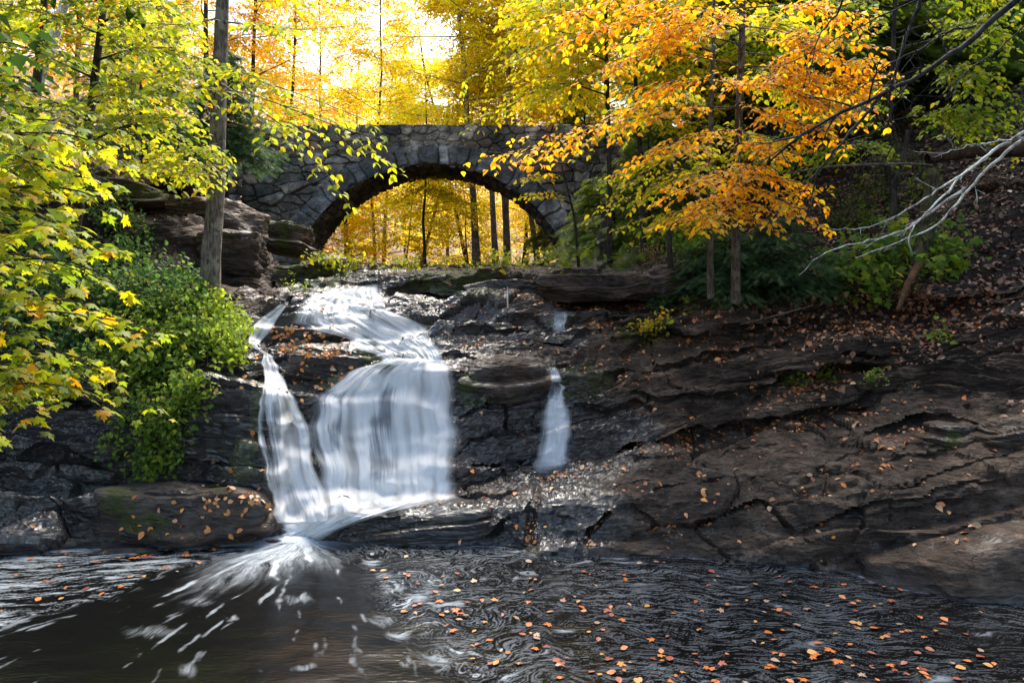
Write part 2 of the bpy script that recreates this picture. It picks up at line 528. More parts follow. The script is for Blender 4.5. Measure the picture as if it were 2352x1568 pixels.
def pool_mat():
    m, nt, b, out = new_mat("pool_water")
    g = N(nt, "ShaderNodeNewGeometry"); pos = g.outputs["Position"]
    fo = attr(nt, "foam").outputs["Fac"]
    b.inputs["Base Color"].default_value = (.004, .004, .004, 1)
    b.inputs["Roughness"].default_value = .16
    b.inputs["IOR"].default_value = 1.33; b.inputs["Specular IOR Level"].default_value = .26
    w1 = noise(nt, mapping(nt, pos, (1, 2.2, 1)), 3.0, 3, .5)
    w2 = noise(nt, mapping(nt, pos, (1, 2.5, 1)), 14, 2, .5)
    nt.links.new(bump(nt, mathn(nt, 'ADD', w1, mathn(nt, 'MULTIPLY', w2, .3)), .025, .26), b.inputs["Normal"])
    df = N(nt, "ShaderNodeBsdfDiffuse"); df.inputs["Color"].default_value = (.62, .68, .74, 1)
    mx = N(nt, "ShaderNodeMixShader")
    nt.links.new(fo, mx.inputs[0]); nt.links.new(b.outputs[0], mx.inputs[1]); nt.links.new(df.outputs[0], mx.inputs[2])
    nt.links.new(mx.outputs[0], out.inputs[0])
    return m

def soil_mat():
    m, nt, b, out = new_mat("leaf_strewn_soil")
    g = N(nt, "ShaderNodeNewGeometry"); pos = g.outputs["Position"]
    v = N(nt, "ShaderNodeTexVoronoi"); v.inputs["Scale"].default_value = 9; nt.links.new(pos, v.inputs["Vector"])
    n1 = noise(nt, pos, 1.2, 6, .6)
    sep = N(nt, "ShaderNodeSeparateColor"); nt.links.new(v.outputs["Color"], sep.inputs[0])
    c = ramp(nt, sep.outputs[0], [(.0, (.03, .018, .012)), (.4, (.12, .06, .03)), (.7, (.26, .13, .06)), (1, (.42, .26, .10))]).outputs[0]
    c = mixc(nt, ramp(nt, n1, [(.4, (0, 0, 0)), (.6, (1, 1, 1))]).outputs[0], c, (.035, .03, .02))
    nt.links.new(c, b.inputs["Base Color"]); b.inputs["Roughness"].default_value = .9
    nt.links.new(bump(nt, v.outputs["Distance"], .05, .7), b.inputs["Normal"])
    return m

M_LEAF, M_DEAD, M_BARK, M_ROCK, M_WALL, M_FALL, M_POOL, M_SOIL = leaf_mat(), dead_mat(), bark_mat(), rock_mat(), wall_mat(), fall_mat(), pool_mat(), soil_mat()

#--BEDROCK
# ------------------------------------------------------------------ bedrock (the ledges the falls run over)
def strata(p, amp=1.0, tilt=None):
    """outward displacement that gives bedding: stepped layers that overhang, with recessed seams between"""
    x, y, z = p[..., 0], p[..., 1], p[..., 2]
    t = 0.02 + 0.17 * sstep(-1.0, 3.5, x) if tilt is None else tilt
    w = 0.22 * fbm(np.stack([x * .33, y * .6, z * .2], -1), 3)
    b = z - t * x + w
    out = 0
    for T, A, fr in ((0.36, 0.36, .45), (0.13, 0.07, .9), (0.05, 0.02, 1.8)):
        bb = b / T + .35 * perlin(np.stack([x * .5, y * .5, z * 0 + T * 50], -1))
        k = np.floor(bb); f = bb - k
        prot = perlin(np.stack([x * fr, k * 7.31 + 3.3, y * fr], -1)) + 0.5 * perlin(np.stack([x * fr * 3, k * 3.31 + 9.3, y * fr * 3], -1))
        keep = np.clip(.65 + 1.3 * perlin(np.stack([x * fr * .8, k * 5.7 + 1.3, y * fr], -1)), .05, 1.2)
        prof = f * (1 - sstep(.86, 1.0, f)) * keep
        out = out + A * (prot * .6 + 1.2 * prof)
    return out * amp

# dark seams and undercuts between the ledges: (points, half width in reference pixels, depth in metres)
SEAMS = [
 ([(1150, 662), (1283, 701), (1368, 692), (1472, 695), (1547, 702), (1610, 705)], 11, .45), ([(1283, 757), (1400, 742), (1495, 729), (1576, 724)], 5, .16),
 ([(1425, 837), (1495, 809), (1613, 800), (1755, 776), (1849, 752), (1950, 735)], 8, .28), ([(1200, 800), (1368, 790), (1500, 778), (1640, 772)], 5, .14),
 ([(1380, 880), (1439, 870), (1566, 849), (1642, 830), (1849, 795), (1944, 781), (2060, 770)], 7, .22), ([(1443, 918), (1547, 927), (1640, 915), (1736, 890)], 7, .2),
 ([(1700, 950), (1736, 930), (1802, 894), (1897, 872), (2038, 858), (2100, 868)], 20, .5), ([(1793, 965), (1849, 951), (1944, 937), (1990, 920)], 9, .3),
 ([(1240, 1100), (1311, 1083), (1443, 1040), (1566, 1017), (1660, 993), (1802, 974), (1890, 965), (2050, 935)], 9, .35), ([(1991, 1026), (2133, 990), (2227, 1007), (2310, 1030)], 15, .35),
 ([(1590, 1222), (1684, 1177), (1755, 1154), (1802, 1205), (1849, 1253)], 6, .18), ([(1826, 1224), (1897, 1201), (1967, 1168), (2038, 1149), (2048, 1201)], 6, .16),
 ([(1344, 1262), (1354, 1215), (1400, 1190)], 5, .16), ([(1900, 720), (2010, 735), (2130, 742), (2260, 728)], 34, .7),
 ([(1057, 971), (1128, 927), (1200, 905), (1251, 874)], 5, .16), ([(1060, 1016), (1101, 1006), (1163, 993), (1234, 984)], 4, .10), ([(1057, 1077), (1145, 1063), (1216, 1059)], 4, .10),
 ([(1145, 1063), (1154, 1120)], 4, .1), ([(1163, 993), (1158, 930)], 3, .08), ([(880, 690), (934, 682), (1022, 671)], 7, .2), ([(912, 697), (1022, 699), (1079, 702), (1242, 704), (1290, 707)], 9, .35),
 ([(1044, 790), (1154, 782), (1220, 768)], 4, .12), ([(1325, 940), (1382, 947), (1443, 937), (1500, 950)], 6, .2), ([(1049, 1253), (1110, 1232), (1154, 1218), (1172, 1200)], 6, .18),
 ([(1216, 1244), (1220, 1187), (1243, 1143)], 7, .16), ([(1350, 700), (1362, 640)], 4, .12), ([(1000, 780), (1100, 765), (1180, 740), (1240, 735)], 4, .12),
 ([(1450, 1180), (1500, 1215), (1590, 1222)], 4, .1), ([(1650, 1060), (1700, 1040), (1780, 1035)], 4, .08), ([(1400, 1130), (1500, 1120), (1600, 1090), (1700, 1085)], 3, .06),
 ([(151, 453), (252, 468), (290, 500)], 14, .4), ([(340, 452), (420, 470), (480, 470)], 24, .7), ([(560, 440), (584, 453), (594, 554), (614, 655)], 16, .6), ([(514, 690), (614, 690)], 14, .4),
 ([(250, 560), (340, 545), (460, 520)], 6, .2), ([(300, 640), (330, 590), (345, 540)], 6, .2), ([(480, 1100), (520, 1030), (600, 1000)], 8, .2), ([(560, 900), (600, 860), (610, 800)], 6, .2),
 ([(100, 900), (200, 950), (330, 960)], 14, .4), ([(80, 1080), (180, 1060), (260, 1090)], 14, .3),
]
SEAMS = [(p, w * 1.3, d_ * 1.5) if i < 10 else (p, w * 1.1, d_ * 1.2) for i, (p, w, d_) in enumerate(SEAMS)]
_r = np.random.default_rng(42)
for _ in range(34):
    x0 = _r.uniform(1120, 2150); y0 = _r.uniform(735, 960) if _ < 22 else _r.uniform(1050, 1240); L = _r.uniform(160, 520)
    if _ < 22 and x0 < 1300 and y0 > 830: continue
    sl = -(.05 + .13 * min(1, (x0 - 1100) / 500)) * (1 if _ < 22 else 1.1)
    y0 -= max(0, x0 - 1400) * (.12 if _ < 22 else .0)
    SEAMS.append(([(x0 + L * k / 4, y0 + sl * L * k / 4 + _r.normal() * 5) for k in range(5)], _r.uniform(2.5, 5.5), _r.uniform(.07, .2) * (1 if _ < 22 else .6)))
def seam_depth(G, SX, SY):
    wob = 9 * fbm(np.stack([SX * .012, SY * .012, SX * 0 + 3], -1), 3)
    X = SX + wob; Y = SY + 9 * fbm(np.stack([SX * .012, SY * .012, SX * 0 + 9], -1), 3)
    out = np.zeros(SX.shape)
    for pts, w, dep in SEAMS:
        xs_ = [p[0] for p in pts]; ys_ = [p[1] for p in pts]
        m = (X > min(xs_) - 3 * w) & (X < max(xs_) + 3 * w) & (Y > min(ys_) - 3 * w) & (Y < max(ys_) + 3 * w)
        if not m.any(): continue
        x = X[m]; y = Y[m]; best = np.full(x.shape, 1e9); sg = np.ones(x.shape)
        for (ax, ay), (bx, by) in zip(pts[:-1], pts[1:]):
            L2 = (bx - ax) ** 2 + (by - ay) ** 2
            t = np.clip(((x - ax) * (bx - ax) + (y - ay) * (by - ay)) / L2, 0, 1)
            dd = np.hypot(x - ax - t * (bx - ax), y - ay - t * (by - ay)); sg = np.where(dd < best, np.sign(y - ay - t * (by - ay)), sg if best[0] < 1e8 or (best < 1e8).any() else 1.0); best = np.minimum(best, dd)
        tx = np.clip((x - min(xs_)) / (max(xs_) - min(xs_) + 1), 0, 1) if max(xs_) - min(xs_) > 60 else .5
        taper = np.clip(4 * tx * (1 - tx), .15, 1) ** .6
        ww = w * (.45 + .75 * taper)
        cut = dep * taper * (1 - sstep(.25, 1.15, best / ww))
        lip = .38 * dep * taper * np.exp(-(best / (3.2 * ww)) ** 2) * (sg < 0)
        out[m] = np.where(cut > .002, np.maximum(out[m], cut), out[m] - lip)
    return out

COLX = [-1600, -700, 0, 250, 450, 575, 620, 700, 800, 900, 1050, 1250, 1450, 1600, 1800, 2050, 2352, 2900, 3900]
ROWS = {
 -1600: [(1250, 7.7), (1100, 8.0), (1000, 8.3), (850, 8.6), (750, 9), (650, 10), (560, 11), (480, 12), (400, 13), (300, 15), (150, 22), (100, 35)],
 -700: [(1250, 7.7), (1130, 8.0), (1030, 8.3), (880, 8.6), (780, 9), (680, 10), (600, 11), (540, 12), (460, 13), (380, 15), (260, 22), (220, 35)],
 0: [(1258, 7.58), (1170, 8.2), (1090, 8.7), (960, 9.2), (850, 9.5), (760, 9.9), (700, 10.6), (640, 11.5), (520, 12.2), (420, 14), (340, 22), (300, 35)],
 250: [(1250, 7.7), (1180, 8.0), (1100, 8.7), (960, 9.1), (850, 9.4), (770, 9.9), (700, 10.5), (650, 11.4), (540, 12.2), (400, 14), (350, 22), (320, 35)],
 450: [(1245, 7.76), (1190, 8.0), (1105, 8.5), (970, 8.8), (850, 9.2), (760, 9.8), (700, 10.5), (665, 11.3), (540, 13.0), (430, 15), (420, 22), (350, 35)],
 575: [(1240, 7.83), (1205, 7.95), (1150, 8.25), (980, 8.6), (830, 9.2), (790, 9.8), (745, 10.5), (700, 11.8), (600, 14.2), (540, 17), (560, 22), (600, 35)],
 620: [(1225, 8.05), (1212, 8.2), (1198, 8.45), (1000, 8.95), (850, 9.4), (800, 10.0), (740, 10.9), (700, 12), (660, 13.8), (640, 16), (632, 22), (612, 30)],
 700: [(1218, 8.19), (1206, 8.35), (1190, 8.5), (1050, 8.95), (910, 9.35), (810, 10.1), (745, 11.0), (695, 12.2), (664, 13.4), (648, 15), (632, 21), (612, 30)],
 800: [(1236, 7.9), (1197, 8.05), (1178, 8.55), (1000, 9.1), (866, 9.6), (815, 10.2), (765, 11), (700, 12.3), (668, 13.5), (650, 15), (628, 21), (610, 30)],
 900: [(1242, 7.81), (1170, 8.05), (1158, 8.6), (1000, 9.2), (838, 9.75), (826, 10.3), (765, 11.2), (708, 12.3), (682, 13.3), (645, 14.0), (627, 20), (610, 30)],
 1050: [(1250, 7.69), (1180, 7.95), (1135, 8.75), (1000, 9.2), (850, 9.7), (822, 10.4), (775, 11.2), (712, 12.3), (697, 13.3), (640, 13.5), (624, 20), (610, 30)],
 1250: [(1262, 7.52), (1175, 7.9), (1092, 9.1), (980, 9.45), (868, 9.8), (805, 10.7), (765, 11.3), (710, 12.2), (700, 13.0), (640, 13.0), (622, 19), (610, 30)],
 1450: [(1275, 7.35), (1165, 7.8), (1035, 9.3), (980, 9.6), (880, 9.95), (810, 10.7), (765, 11.3), (708, 12), (696, 12.7), (632, 12.7), (600, 18), (590, 30)],
 1600: [(1283, 7.26), (1160, 7.7), (1008, 9.4), (940, 9.7), (845, 10.1), (790, 10.8), (745, 11.3), (705, 11.8), (660, 12.3), (596, 13), (540, 18), (500, 30)],
 1800: [(1300, 7.03), (1150, 7.5), (972, 9.3), (915, 9.5), (800, 9.9), (770, 10.5), (720, 11), (670, 11.6), (620, 12.2), (560, 13.2), (430, 18), (350, 30)],
 2050: [(1315, 6.85), (1120, 7.2), (930, 9.0), (870, 9.2), (780, 9.5), (740, 9.9), (690, 10.3), (620, 11), (540, 11.8), (450, 13), (280, 18), (150, 30)],
 2352: [(1340, 6.58), (1090, 6.9), (940, 8.0), (860, 8.3), (760, 8.8), (700, 9.2), (620, 9.8), (520, 10.5), (430, 11.3), (330, 12.5), (120, 18), (-60, 30)],
 2900: [(1340, 6.58), (1050, 6.8), (900, 7.6), (820, 8.0), (710, 8.5), (640, 8.9), (530, 9.5), (430, 10.1), (330, 10.9), (210, 12), (-20, 17), (-260, 28)],
 3900: [(1340, 6.58), (1000, 6.8), (850, 7.4), (760, 7.8), (660, 8.2), (560, 8.6), (450, 9.2), (340, 9.8), (220, 10.5), (80, 11.5), (-200, 17), (-500, 28)],
}
def build_bedrock():
    T = np.array([ROWS[x] for x in COLX], float)              # (ncol, nrow, 2)
    first = np.array([[720 + F * (H + 0.5) / (t[0, 1] - .12), t[0, 1] - .12] for t in T])   # a row under the water
    T = np.concatenate([first[:, None], T], 1)
    Xf = np.concatenate([np.linspace(-1600, -60, 70), np.linspace(-55, 2400, 860), np.linspace(2420, 3900, 60)])
    cx = np.array(COLX, float)
    # smooth across columns
    rows = []
    for j in range(T.shape[1]):
        rows.append(np.stack([np.interp(Xf, cx, T[:, j, 0]), np.interp(Xf, cx, T[:, j, 1])], -1))
    R = np.stack(rows)                                           # (nrow, nu, 2)
    W = P(Xf[None, :], R[..., 0], R[..., 1])
    for _ in range(40):
        W[:, 1:-1] = .25 * W[:, :-2] + .5 * W[:, 1:-1] + .25 * W[:, 2:]
    counts = [10, 34, 48, 40, 44, 30, 34, 38, 24, 40, 70, 50]
    G = []
    for j in range(len(W) - 1):
        t = np.linspace(0, 1, counts[j], endpoint=False)[:, None, None]
        G.append(W[j][None] * (1 - t) + W[j + 1][None] * t)
    G.append(W[-1][None])
    G = np.concatenate(G)
    for _ in range(5):
        G[1:-1] = .25 * G[:-2] + .5 * G[1:-1] + .25 * G[2:]
    n = -grid_normals(G)
    if n[..., 1].mean() > 0: n = -n
    amp = 1 - 0.75 * sstep(14, 20, G[..., 1])
    # bedding pushes rock towards the camera and slightly along the normal
    dirn = n * .6 + np.array([0, -0.4, .25]) * .6
    gX, gY = to_px(G)
    slab = sstep(700, 1000, gX) * sstep(-40, 40, gY - np.interp(gX, [700, 1050, 1300, 1480, 1700, 1900, 2352], [1180, 1130, 1085, 1030, 990, 950, 935]))
    face = np.clip(1 - np.abs(gX - 980) / 460, 0, 1) ** .3 * sstep(820, 880, gY) * sstep(1180, 1120, gY)
    sm = 1 - .6 * np.maximum(slab, face)
    hill = sstep(1600, 2000, gX + (720 - gY) * .9) * sstep(820, 680, gY)
    sm = sm * (1 - .7 * hill)
    D = strata(G, 1.0) * amp * sm
    f1, e, cid = voronoi(np.stack([G[..., 0] * .55, G[..., 1] * .7, (G[..., 2] - .15 * G[..., 0]) * 2.4], -1) + .4 * fbm(G * .8, 3)[..., None], 1.0)
    D = D + ((cid - .5) * .20 * (.4 + .6 * sm) - .07 * (1 - sstep(0, .035, e)) * (fbm(G * .7 + 5, 2) > -.1)) * amp
    G = G + dirn * D[..., None]
    rid = lambda q, o: 1 - 2.2 * np.abs(fbm(q, o))
    vis = amp[..., None]
    G = G + n * (0.035 * fbm(G * 1.7, 5) + 0.045 * (rid(G * np.array([.9, .9, 2.4]) + 7, 3) - .4) * amp + 0.022 * rid(G * np.array([3.5, 3.5, 12]), 4) + .008 * fbm(G * np.array([14, 14, 30]), 2))[..., None]
    G[..., 1] += seam_depth(G, gX, gY) * .9
    return Xf, G
Xf, ROCKG = build_bedrock()
PXr, PYr = to_px(ROCKG)
_n = -grid_normals(ROCKG)
if _n[..., 2].mean() < 0: _n = -_n
ROCKN = _n

def blob(X, Y, cx, cy, rx, ry, soft=.35):
    d = np.sqrt(((X - cx) / rx) ** 2 + ((Y - cy) / ry) ** 2)
    return 1 - sstep(1 - soft, 1 + soft, d)

nz = fbm(ROCKG * 1.3, 4)
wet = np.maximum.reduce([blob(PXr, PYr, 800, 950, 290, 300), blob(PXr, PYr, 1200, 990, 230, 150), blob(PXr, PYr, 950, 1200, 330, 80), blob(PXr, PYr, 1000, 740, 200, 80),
                         blob(PXr, PYr, 1300, 740, 60, 60), blob(PXr, PYr, 1390, 990, 120, 80), blob(PXr, PYr, 1300, 1190, 120, 90), blob(PXr, PYr, 450, 1020, 240, 230) * .8, blob(PXr, PYr, 60, 1050, 260, 220)])  # last blob paints the shade on the lower-left bank as dark rock
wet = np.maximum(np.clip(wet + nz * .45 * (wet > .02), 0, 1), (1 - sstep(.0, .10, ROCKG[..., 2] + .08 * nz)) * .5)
soil = np.clip(sstep(1500, 1900, PXr + (720 - PYr) * .9) * sstep(900, 700, PYr) * 1.1 + nz * .6 * sstep(1500, 1800, PXr) * sstep(1000, 850, PYr), 0, 1)
soil = np.maximum(soil, sstep(17, 21, ROCKG[..., 1]) * (.4 + .6 * (np.abs(PXr - 950) > 330)))
soil = np.maximum(soil, sstep(560, 420, PXr) * sstep(760, 620, PYr) * .8)
up = ROCKN[..., 2]
moss = np.maximum.reduce([blob(PXr, PYr, 730, 630, 90, 40), blob(PXr, PYr, 860, 815, 45, 35), blob(PXr, PYr, 1090, 895, 45, 50) * .9, blob(PXr, PYr, 1050, 650, 130, 35), blob(PXr, PYr, 1340, 880, 80, 50) * .75,
                          blob(PXr, PYr, 1480, 765, 70, 40) * .8, blob(PXr, PYr, 590, 950, 25, 130) * .7, blob(PXr, PYr, 1650, 640, 150, 50) * .6, blob(PXr, PYr, 780, 880, 60, 20)])
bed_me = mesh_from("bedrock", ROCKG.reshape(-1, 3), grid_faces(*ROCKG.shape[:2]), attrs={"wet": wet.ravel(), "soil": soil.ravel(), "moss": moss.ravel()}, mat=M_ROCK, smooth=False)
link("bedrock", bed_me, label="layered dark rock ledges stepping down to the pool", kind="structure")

# a coarser copy of the grid is enough for finding where things rest
BV = [BVHTree.FromPolygons([tuple(v) for v in ROCKG[:, ::2].reshape(-1, 3)], [tuple(f) for f in grid_faces(ROCKG.shape[0], ROCKG[:, ::2].shape[1])])]
def solid_bvh(V, Fc):
    BV.append(BVHTree.FromPolygons([tuple(v) for v in V], [tuple(f) for f in Fc]))

def hit(X, Y, dflt=None):
    d = Vector(((X - CX) / F, 1.0, -(Y - CY) / F))
    best = None
    for b in BV:
        r = b.ray_cast(Vector((0, 0, H)), d)
        if r[0] is not None and (best is None or r[0].y < best[0].y):
            best = r
    return (best[0], best[1]) if best else (None, None)

def drop(x, y, z0=30):
    best = None
    for b in BV:
        r = b.ray_cast(Vector((x, y, z0)), Vector((0, 0, -1)))
        if r[0] is not None and (best is None or r[0].z > best): best = r[0].z
    return best if best is not None else 0.0

# ------------------------------------------------------------------ ground beyond and beneath
def gz(x, y):
    """height of the forest floor behind the bridge"""
    z = 4.35 + .02 * (y - 26)
    z = z + 0.42 * np.maximum(0, np.abs(x + .5) - 8 - .05 * (y - 22)) * sstep(20, 30, y)
    z = z + .22 * np.maximum(0, y - 62) + .35 * fbm(np.stack([x * .1, y * .1, 0 * x], -1), 3)
    return np.minimum(z, 42)
xs = np.concatenate([-np.geomspace(40, 400, 20)[::-1], np.linspace(-38, 38, 110), np.geomspace(40, 400, 20)])
ys = np.concatenate([np.linspace(27, 70, 80), np.geomspace(72, 500, 40)])
gx, gy = np.meshgrid(xs, ys)
Gv = np.stack([gx, gy, gz(gx, gy)], -1)
link("forest_floor", mesh_from("forest_floor", Gv.reshape(-1, 3), grid_faces(*gx.shape), mat=M_SOIL), label="leaf strewn forest floor behind the bridge", kind="structure")
xs = np.linspace(-400, 400, 40)
gx, gy = np.meshgrid(xs, np.linspace(-400, 500, 40))
Gv = np.stack([gx, gy, gx * 0 - .9], -1)
link("ground", mesh_from("ground", Gv.reshape(-1, 3), grid_faces(*gx.shape), mat=M_SOIL), label="brown ground beneath the pool and the ledges", kind="structure")

#--BOULDERS
# ------------------------------------------------------------------ separate rocks
SHORE = [ROCKG.reshape(-1, 3)[np.abs(ROCKG[..., 2].ravel()) < .03]]
def rock_mesh(name, c, size, seed, rot=0.0, tilt=0.0, pitch=0.0, cuts=14, res=84, wetf=None, mossf=None, soilf=None, sharp=14, lay=1.0):
    r = np.random.default_rng(seed)
    th = np.linspace(0, 2 * np.pi, res * 2 + 1)[:-1]; ph = np.linspace(.001, np.pi - .001, res)
    T, Ph = np.meshgrid(th, ph)
    d = np.stack([np.cos(T) * np.sin(Ph), np.sin(T) * np.sin(Ph), np.cos(Ph)], -1)
    nrm = rand_unit(cuts, r)
    nrm = np.concatenate([nrm, [[0, 0, 1], [0, -1, .15], [0, 0, -1], [1, 0, 0], [-1, 0, 0]]]); nrm /= np.linalg.norm(nrm, axis=1)[:, None]
    dist = np.concatenate([r.uniform(.85, 1.12, cuts), [.78, .82, .8, .9, .9]])
    q = np.clip(d @ nrm.T, 0, None) / dist
    rad = 1 / (q ** sharp).sum(-1) ** (1 / sharp)
    V = d * rad[..., None] * (np.asarray(size) / 2)
    cr, sr = math.cos(pitch), math.sin(pitch)
    V = V @ np.array([[1, 0, 0], [0, cr, sr], [0, -sr, cr]])
    cr, sr = math.cos(tilt), math.sin(tilt)
    V = V @ np.array([[cr, 0, sr], [0, 1, 0], [-sr, 0, cr]])
    cr, sr = math.cos(rot), math.sin(rot)
    V = V @ np.array([[cr, sr, 0], [-sr, cr, 0], [0, 0, 1]])
    V = V + np.asarray(c)
    n = V - np.asarray(c); n /= np.linalg.norm(n, axis=-1)[..., None]
    m = min(size)
    V = V + n * (strata(V * 1.0, .55 * lay * min(1, m / .8), math.tan(tilt) if abs(tilt) > .02 else None) - .05 + .09 * m * fbm(V * 1.6 / max(m, .4), 4) + .015 * fbm(V * np.array([7, 7, 16]), 3))[..., None]
    nv, nu = V.shape[:2]
    a = np.arange(nv * nu).reshape(nv, nu); b = np.roll(a, -1, 1)
    Fq = np.stack([a[:-1], a[1:], b[1:], b[:-1]], -1).reshape(-1, 4)
    Vf = V.reshape(-1, 3)
    X, Y = to_px(V)
    z0 = np.zeros(len(Vf))
    nzz = fbm(V * 2, 4)
    w = (np.clip(wetf(V, X, Y) + nzz * .4, 0, 1) if wetf else np.zeros_like(X))
    w = np.maximum(w, (1 - sstep(.0, .12, V[..., 2] + .08 * nzz)) * .5)
    mo = mossf(V, X, Y, n) if mossf else np.zeros_like(X)
    so = soilf(V, X, Y) if soilf else np.zeros_like(X)
    me = mesh_from(name, Vf, Fq, attrs={"wet": w.ravel(), "moss": mo.ravel(), "soil": so.ravel()}, mat=M_ROCK, smooth=False)
    solid_bvh(Vf[:, :].tolist(), Fq.tolist())
    SHORE.append(Vf[np.abs(Vf[:, 2]) < .03])
    return me

one = lambda v: (lambda V, X, Y: np.full(X.shape, v))
def mz(*blobs):
    return lambda V, X, Y, n: np.maximum.reduce([blob(X, Y, *b) for b in blobs])
BOULD = [
 # px centre, depth, size (w, d, h) metres, seed, rot, tilt, pitch, wet, moss, label
 (705, 640, 14.6, (1.9, 1.6, .75), 21, .2, .14, 0, .15, [(750, 620, 70, 40), (640, 610, 60, 20)], "long boulder mossy on its right side under the left foot of the bridge"),
 (660, 552, 15.2, (.95, 1.3, .80), 22, 0, 0, 0, 0, [(640, 515, 70, 22), (650, 540, 20, 50)], "square block with a mossy top directly below the left end of the arch"),
 (455, 560, 13.9, (3.0, 1.6, 2.3), 60, .05, .02, 0, .1, None, "tall dark rock wall behind the large trunk left of the bridge"),
 (330, 620, 12.6, (1.7, 1.2, 1.6), 61, -.1, .0, 0, .1, None, "blocky dark wall section under the leafy shelf left of the large trunk"),
 (545, 600, 12.6, (1.15, 1.5, 1.15), 23, .1, .03, 0, 0, [(500, 545, 60, 8)], "pale weathered square boulder right behind the large tree trunk"),
 (552, 662, 12.3, (.95, 1.1, .55), 24, -.1, .05, 0, 0, None, "low grey boulder at the foot of the pale square one"),
 (395, 600, 12.9, (1.8, 1.6, 1.2), 25, 0, 0, 0, 0, None, "wide dark block left of the large tree trunk below the leafy shelf"),
 (405, 415, 14.0, (1.25, 1.3, .5), 26, .1, .05, 0, 0, [(380, 405, 60, 14)], "flat grey capstone topmost on the left cliff"),
 (450, 478, 13.6, (1.5, 1.2, .5), 27, 0, .02, 0, 0, None, "pale layered block in the middle of the left cliff"),
 (300, 455, 13.3, (1.7, 1.3, .6), 28, .2, -.1, 0, 0, [(330, 440, 80, 20)], "dark sloping block on the left cliff behind the maple leaves"),
 (440, 1178, 8.0, (2.3, 1.1, .85), 30, 0, 0, -.15, .25, [(270, 1150, 45, 40), (330, 1205, 60, 30), (500, 1110, 30, 20)], "broad smooth grey rock at the left edge of the pool"),
 (530, 985, 8.75, (1.35, .9, 1.5), 31, .1, -.15, -.1, .9, [(590, 960, 18, 110)], "wet black rock face hanging left of the falls below the bush"),
 (578, 1100, 8.35, (.75, .7, 1.1), 32, 0, -.1, -.1, .8, [(560, 1060, 40, 60)], "upright wet streaked rock touching the left edge of the falls"),
 (705, 775, 10.5, (1.35, .9, .42), 33, 0, .04, 0, .55, [(780, 765, 14, 20)], "low leaf covered rock parting the upper cascade from the left chute"),
 (775, 838, 9.95, (1.65, 1.0, .75), 34, .15, -.06, 0, .6, [(860, 812, 50, 38), (770, 880, 50, 16), (740, 800, 30, 12)], "humped rock with moss and red leaves between the left chute and the main falls"),
 (1160, 868, 9.85, (1.45, 1.0, .72), 35, 0, .06, 0, .12, [(1080, 890, 30, 42)], "rounded brown boulder at the right lip of the main falls"),
 (955, 1212, 8.05, (2.0, .8, .58), 36, -.12, .09, 0, .85, None, "low glistening rock at the foot of the main falls"),
 (2420, 1235, 6.75, (4.2, 1.2, .95), 37, .12, .30, 0, 0, [(2200, 1150, 60, 12)], "large smooth sloping boulder dipping into the pool at the right edge"),
 (2200, 1000, 7.8, (.65, .6, .45), 38, .3, .1, 0, 0, [(2190, 1010, 20, 30)], "small squarish boulder on the leafy slope above the large smooth one"),
 (2350, 1010, 7.5, (.95, .8, .8), 39, .2, .1, 0, 0, None, "knobbly brown boulder at the right edge of the picture beside the small squarish one"),
 (1420, 664, 12.7, (3.3, 1.3, .62), 40, .02, .02, 0, .02, [(1500, 650, 30, 10)], "long slab with a dark undercut along the top ledge right of the falls"),
 (1180, 668, 13.3, (2.1, 1.3, .46), 41, 0, .0, 0, .5, [(1040, 640, 100, 16)], "dark wet slab forming the top ledge right beside the undercut one"),
 (1560, 640, 12.4, (1.35, 1.2, .85), 42, .3, .2, 0, 0, [(1600, 610, 50, 20)], "lichen spotted rock heap at the right end of the top ledge"),
 (945, 662, 13.8, (1.7, 1.1, .34), 43, 0, .22, .1, .3, [(990, 655, 50, 18)], "tilted moss edged slab beside the top of the cascade"),
 (985, 720, 12.2, (.9, .7, .26), 47, .1, .1, 0, .7, None, "small flat wet rock right of the upper cascade"),
 (905, 708, 12.0, (.46, .45, .22), 44, 0, .1, 0, .6, [(905, 703, 16, 8)], "small mossy stone standing in the upper cascade"),
 (838, 716, 11.8, (.45, .5, .22), 45, 0, -.35, 0, 1, None, "small black rock splitting the upper cascade"),
 (650, 722, 11.3, (.6, .6, .36), 46, 0, .2, 0, .9, None, "black wet rock left of the upper cascade"),
]
for X, Y, d, sz, seed, rot, tilt, pitch, wv, mo, lab in BOULD:
    c = P(X, Y, d)
    me = rock_mesh("boulder", c, sz, seed, rot, tilt, pitch, wetf=one(wv), mossf=(lambda V, X_, Y_, n, mo=mo: np.maximum.reduce([blob(X_, Y_, *b) for b in mo])) if mo else None, lay=.35 if seed in (30, 37) else (.7 if seed in (60, 61, 23) else 1.0), sharp=40 if seed in (60, 61, 23, 25, 40, 41) else 16)
    link("boulder", me, label=lab, cat="boulder", group="rocks along the stream")

#--POOL
# ------------------------------------------------------------------ the pool with its drifting foam
def poly_mask(X, Y, pts, soft):
    """soft mask of the region to the right of a polyline given as x(y) control points"""
    ys_ = np.array([p[1] for p in pts], float); xs_ = np.array([p[0] for p in pts], float)
    return sstep(-soft, soft, X - np.interp(Y, ys_, xs_))

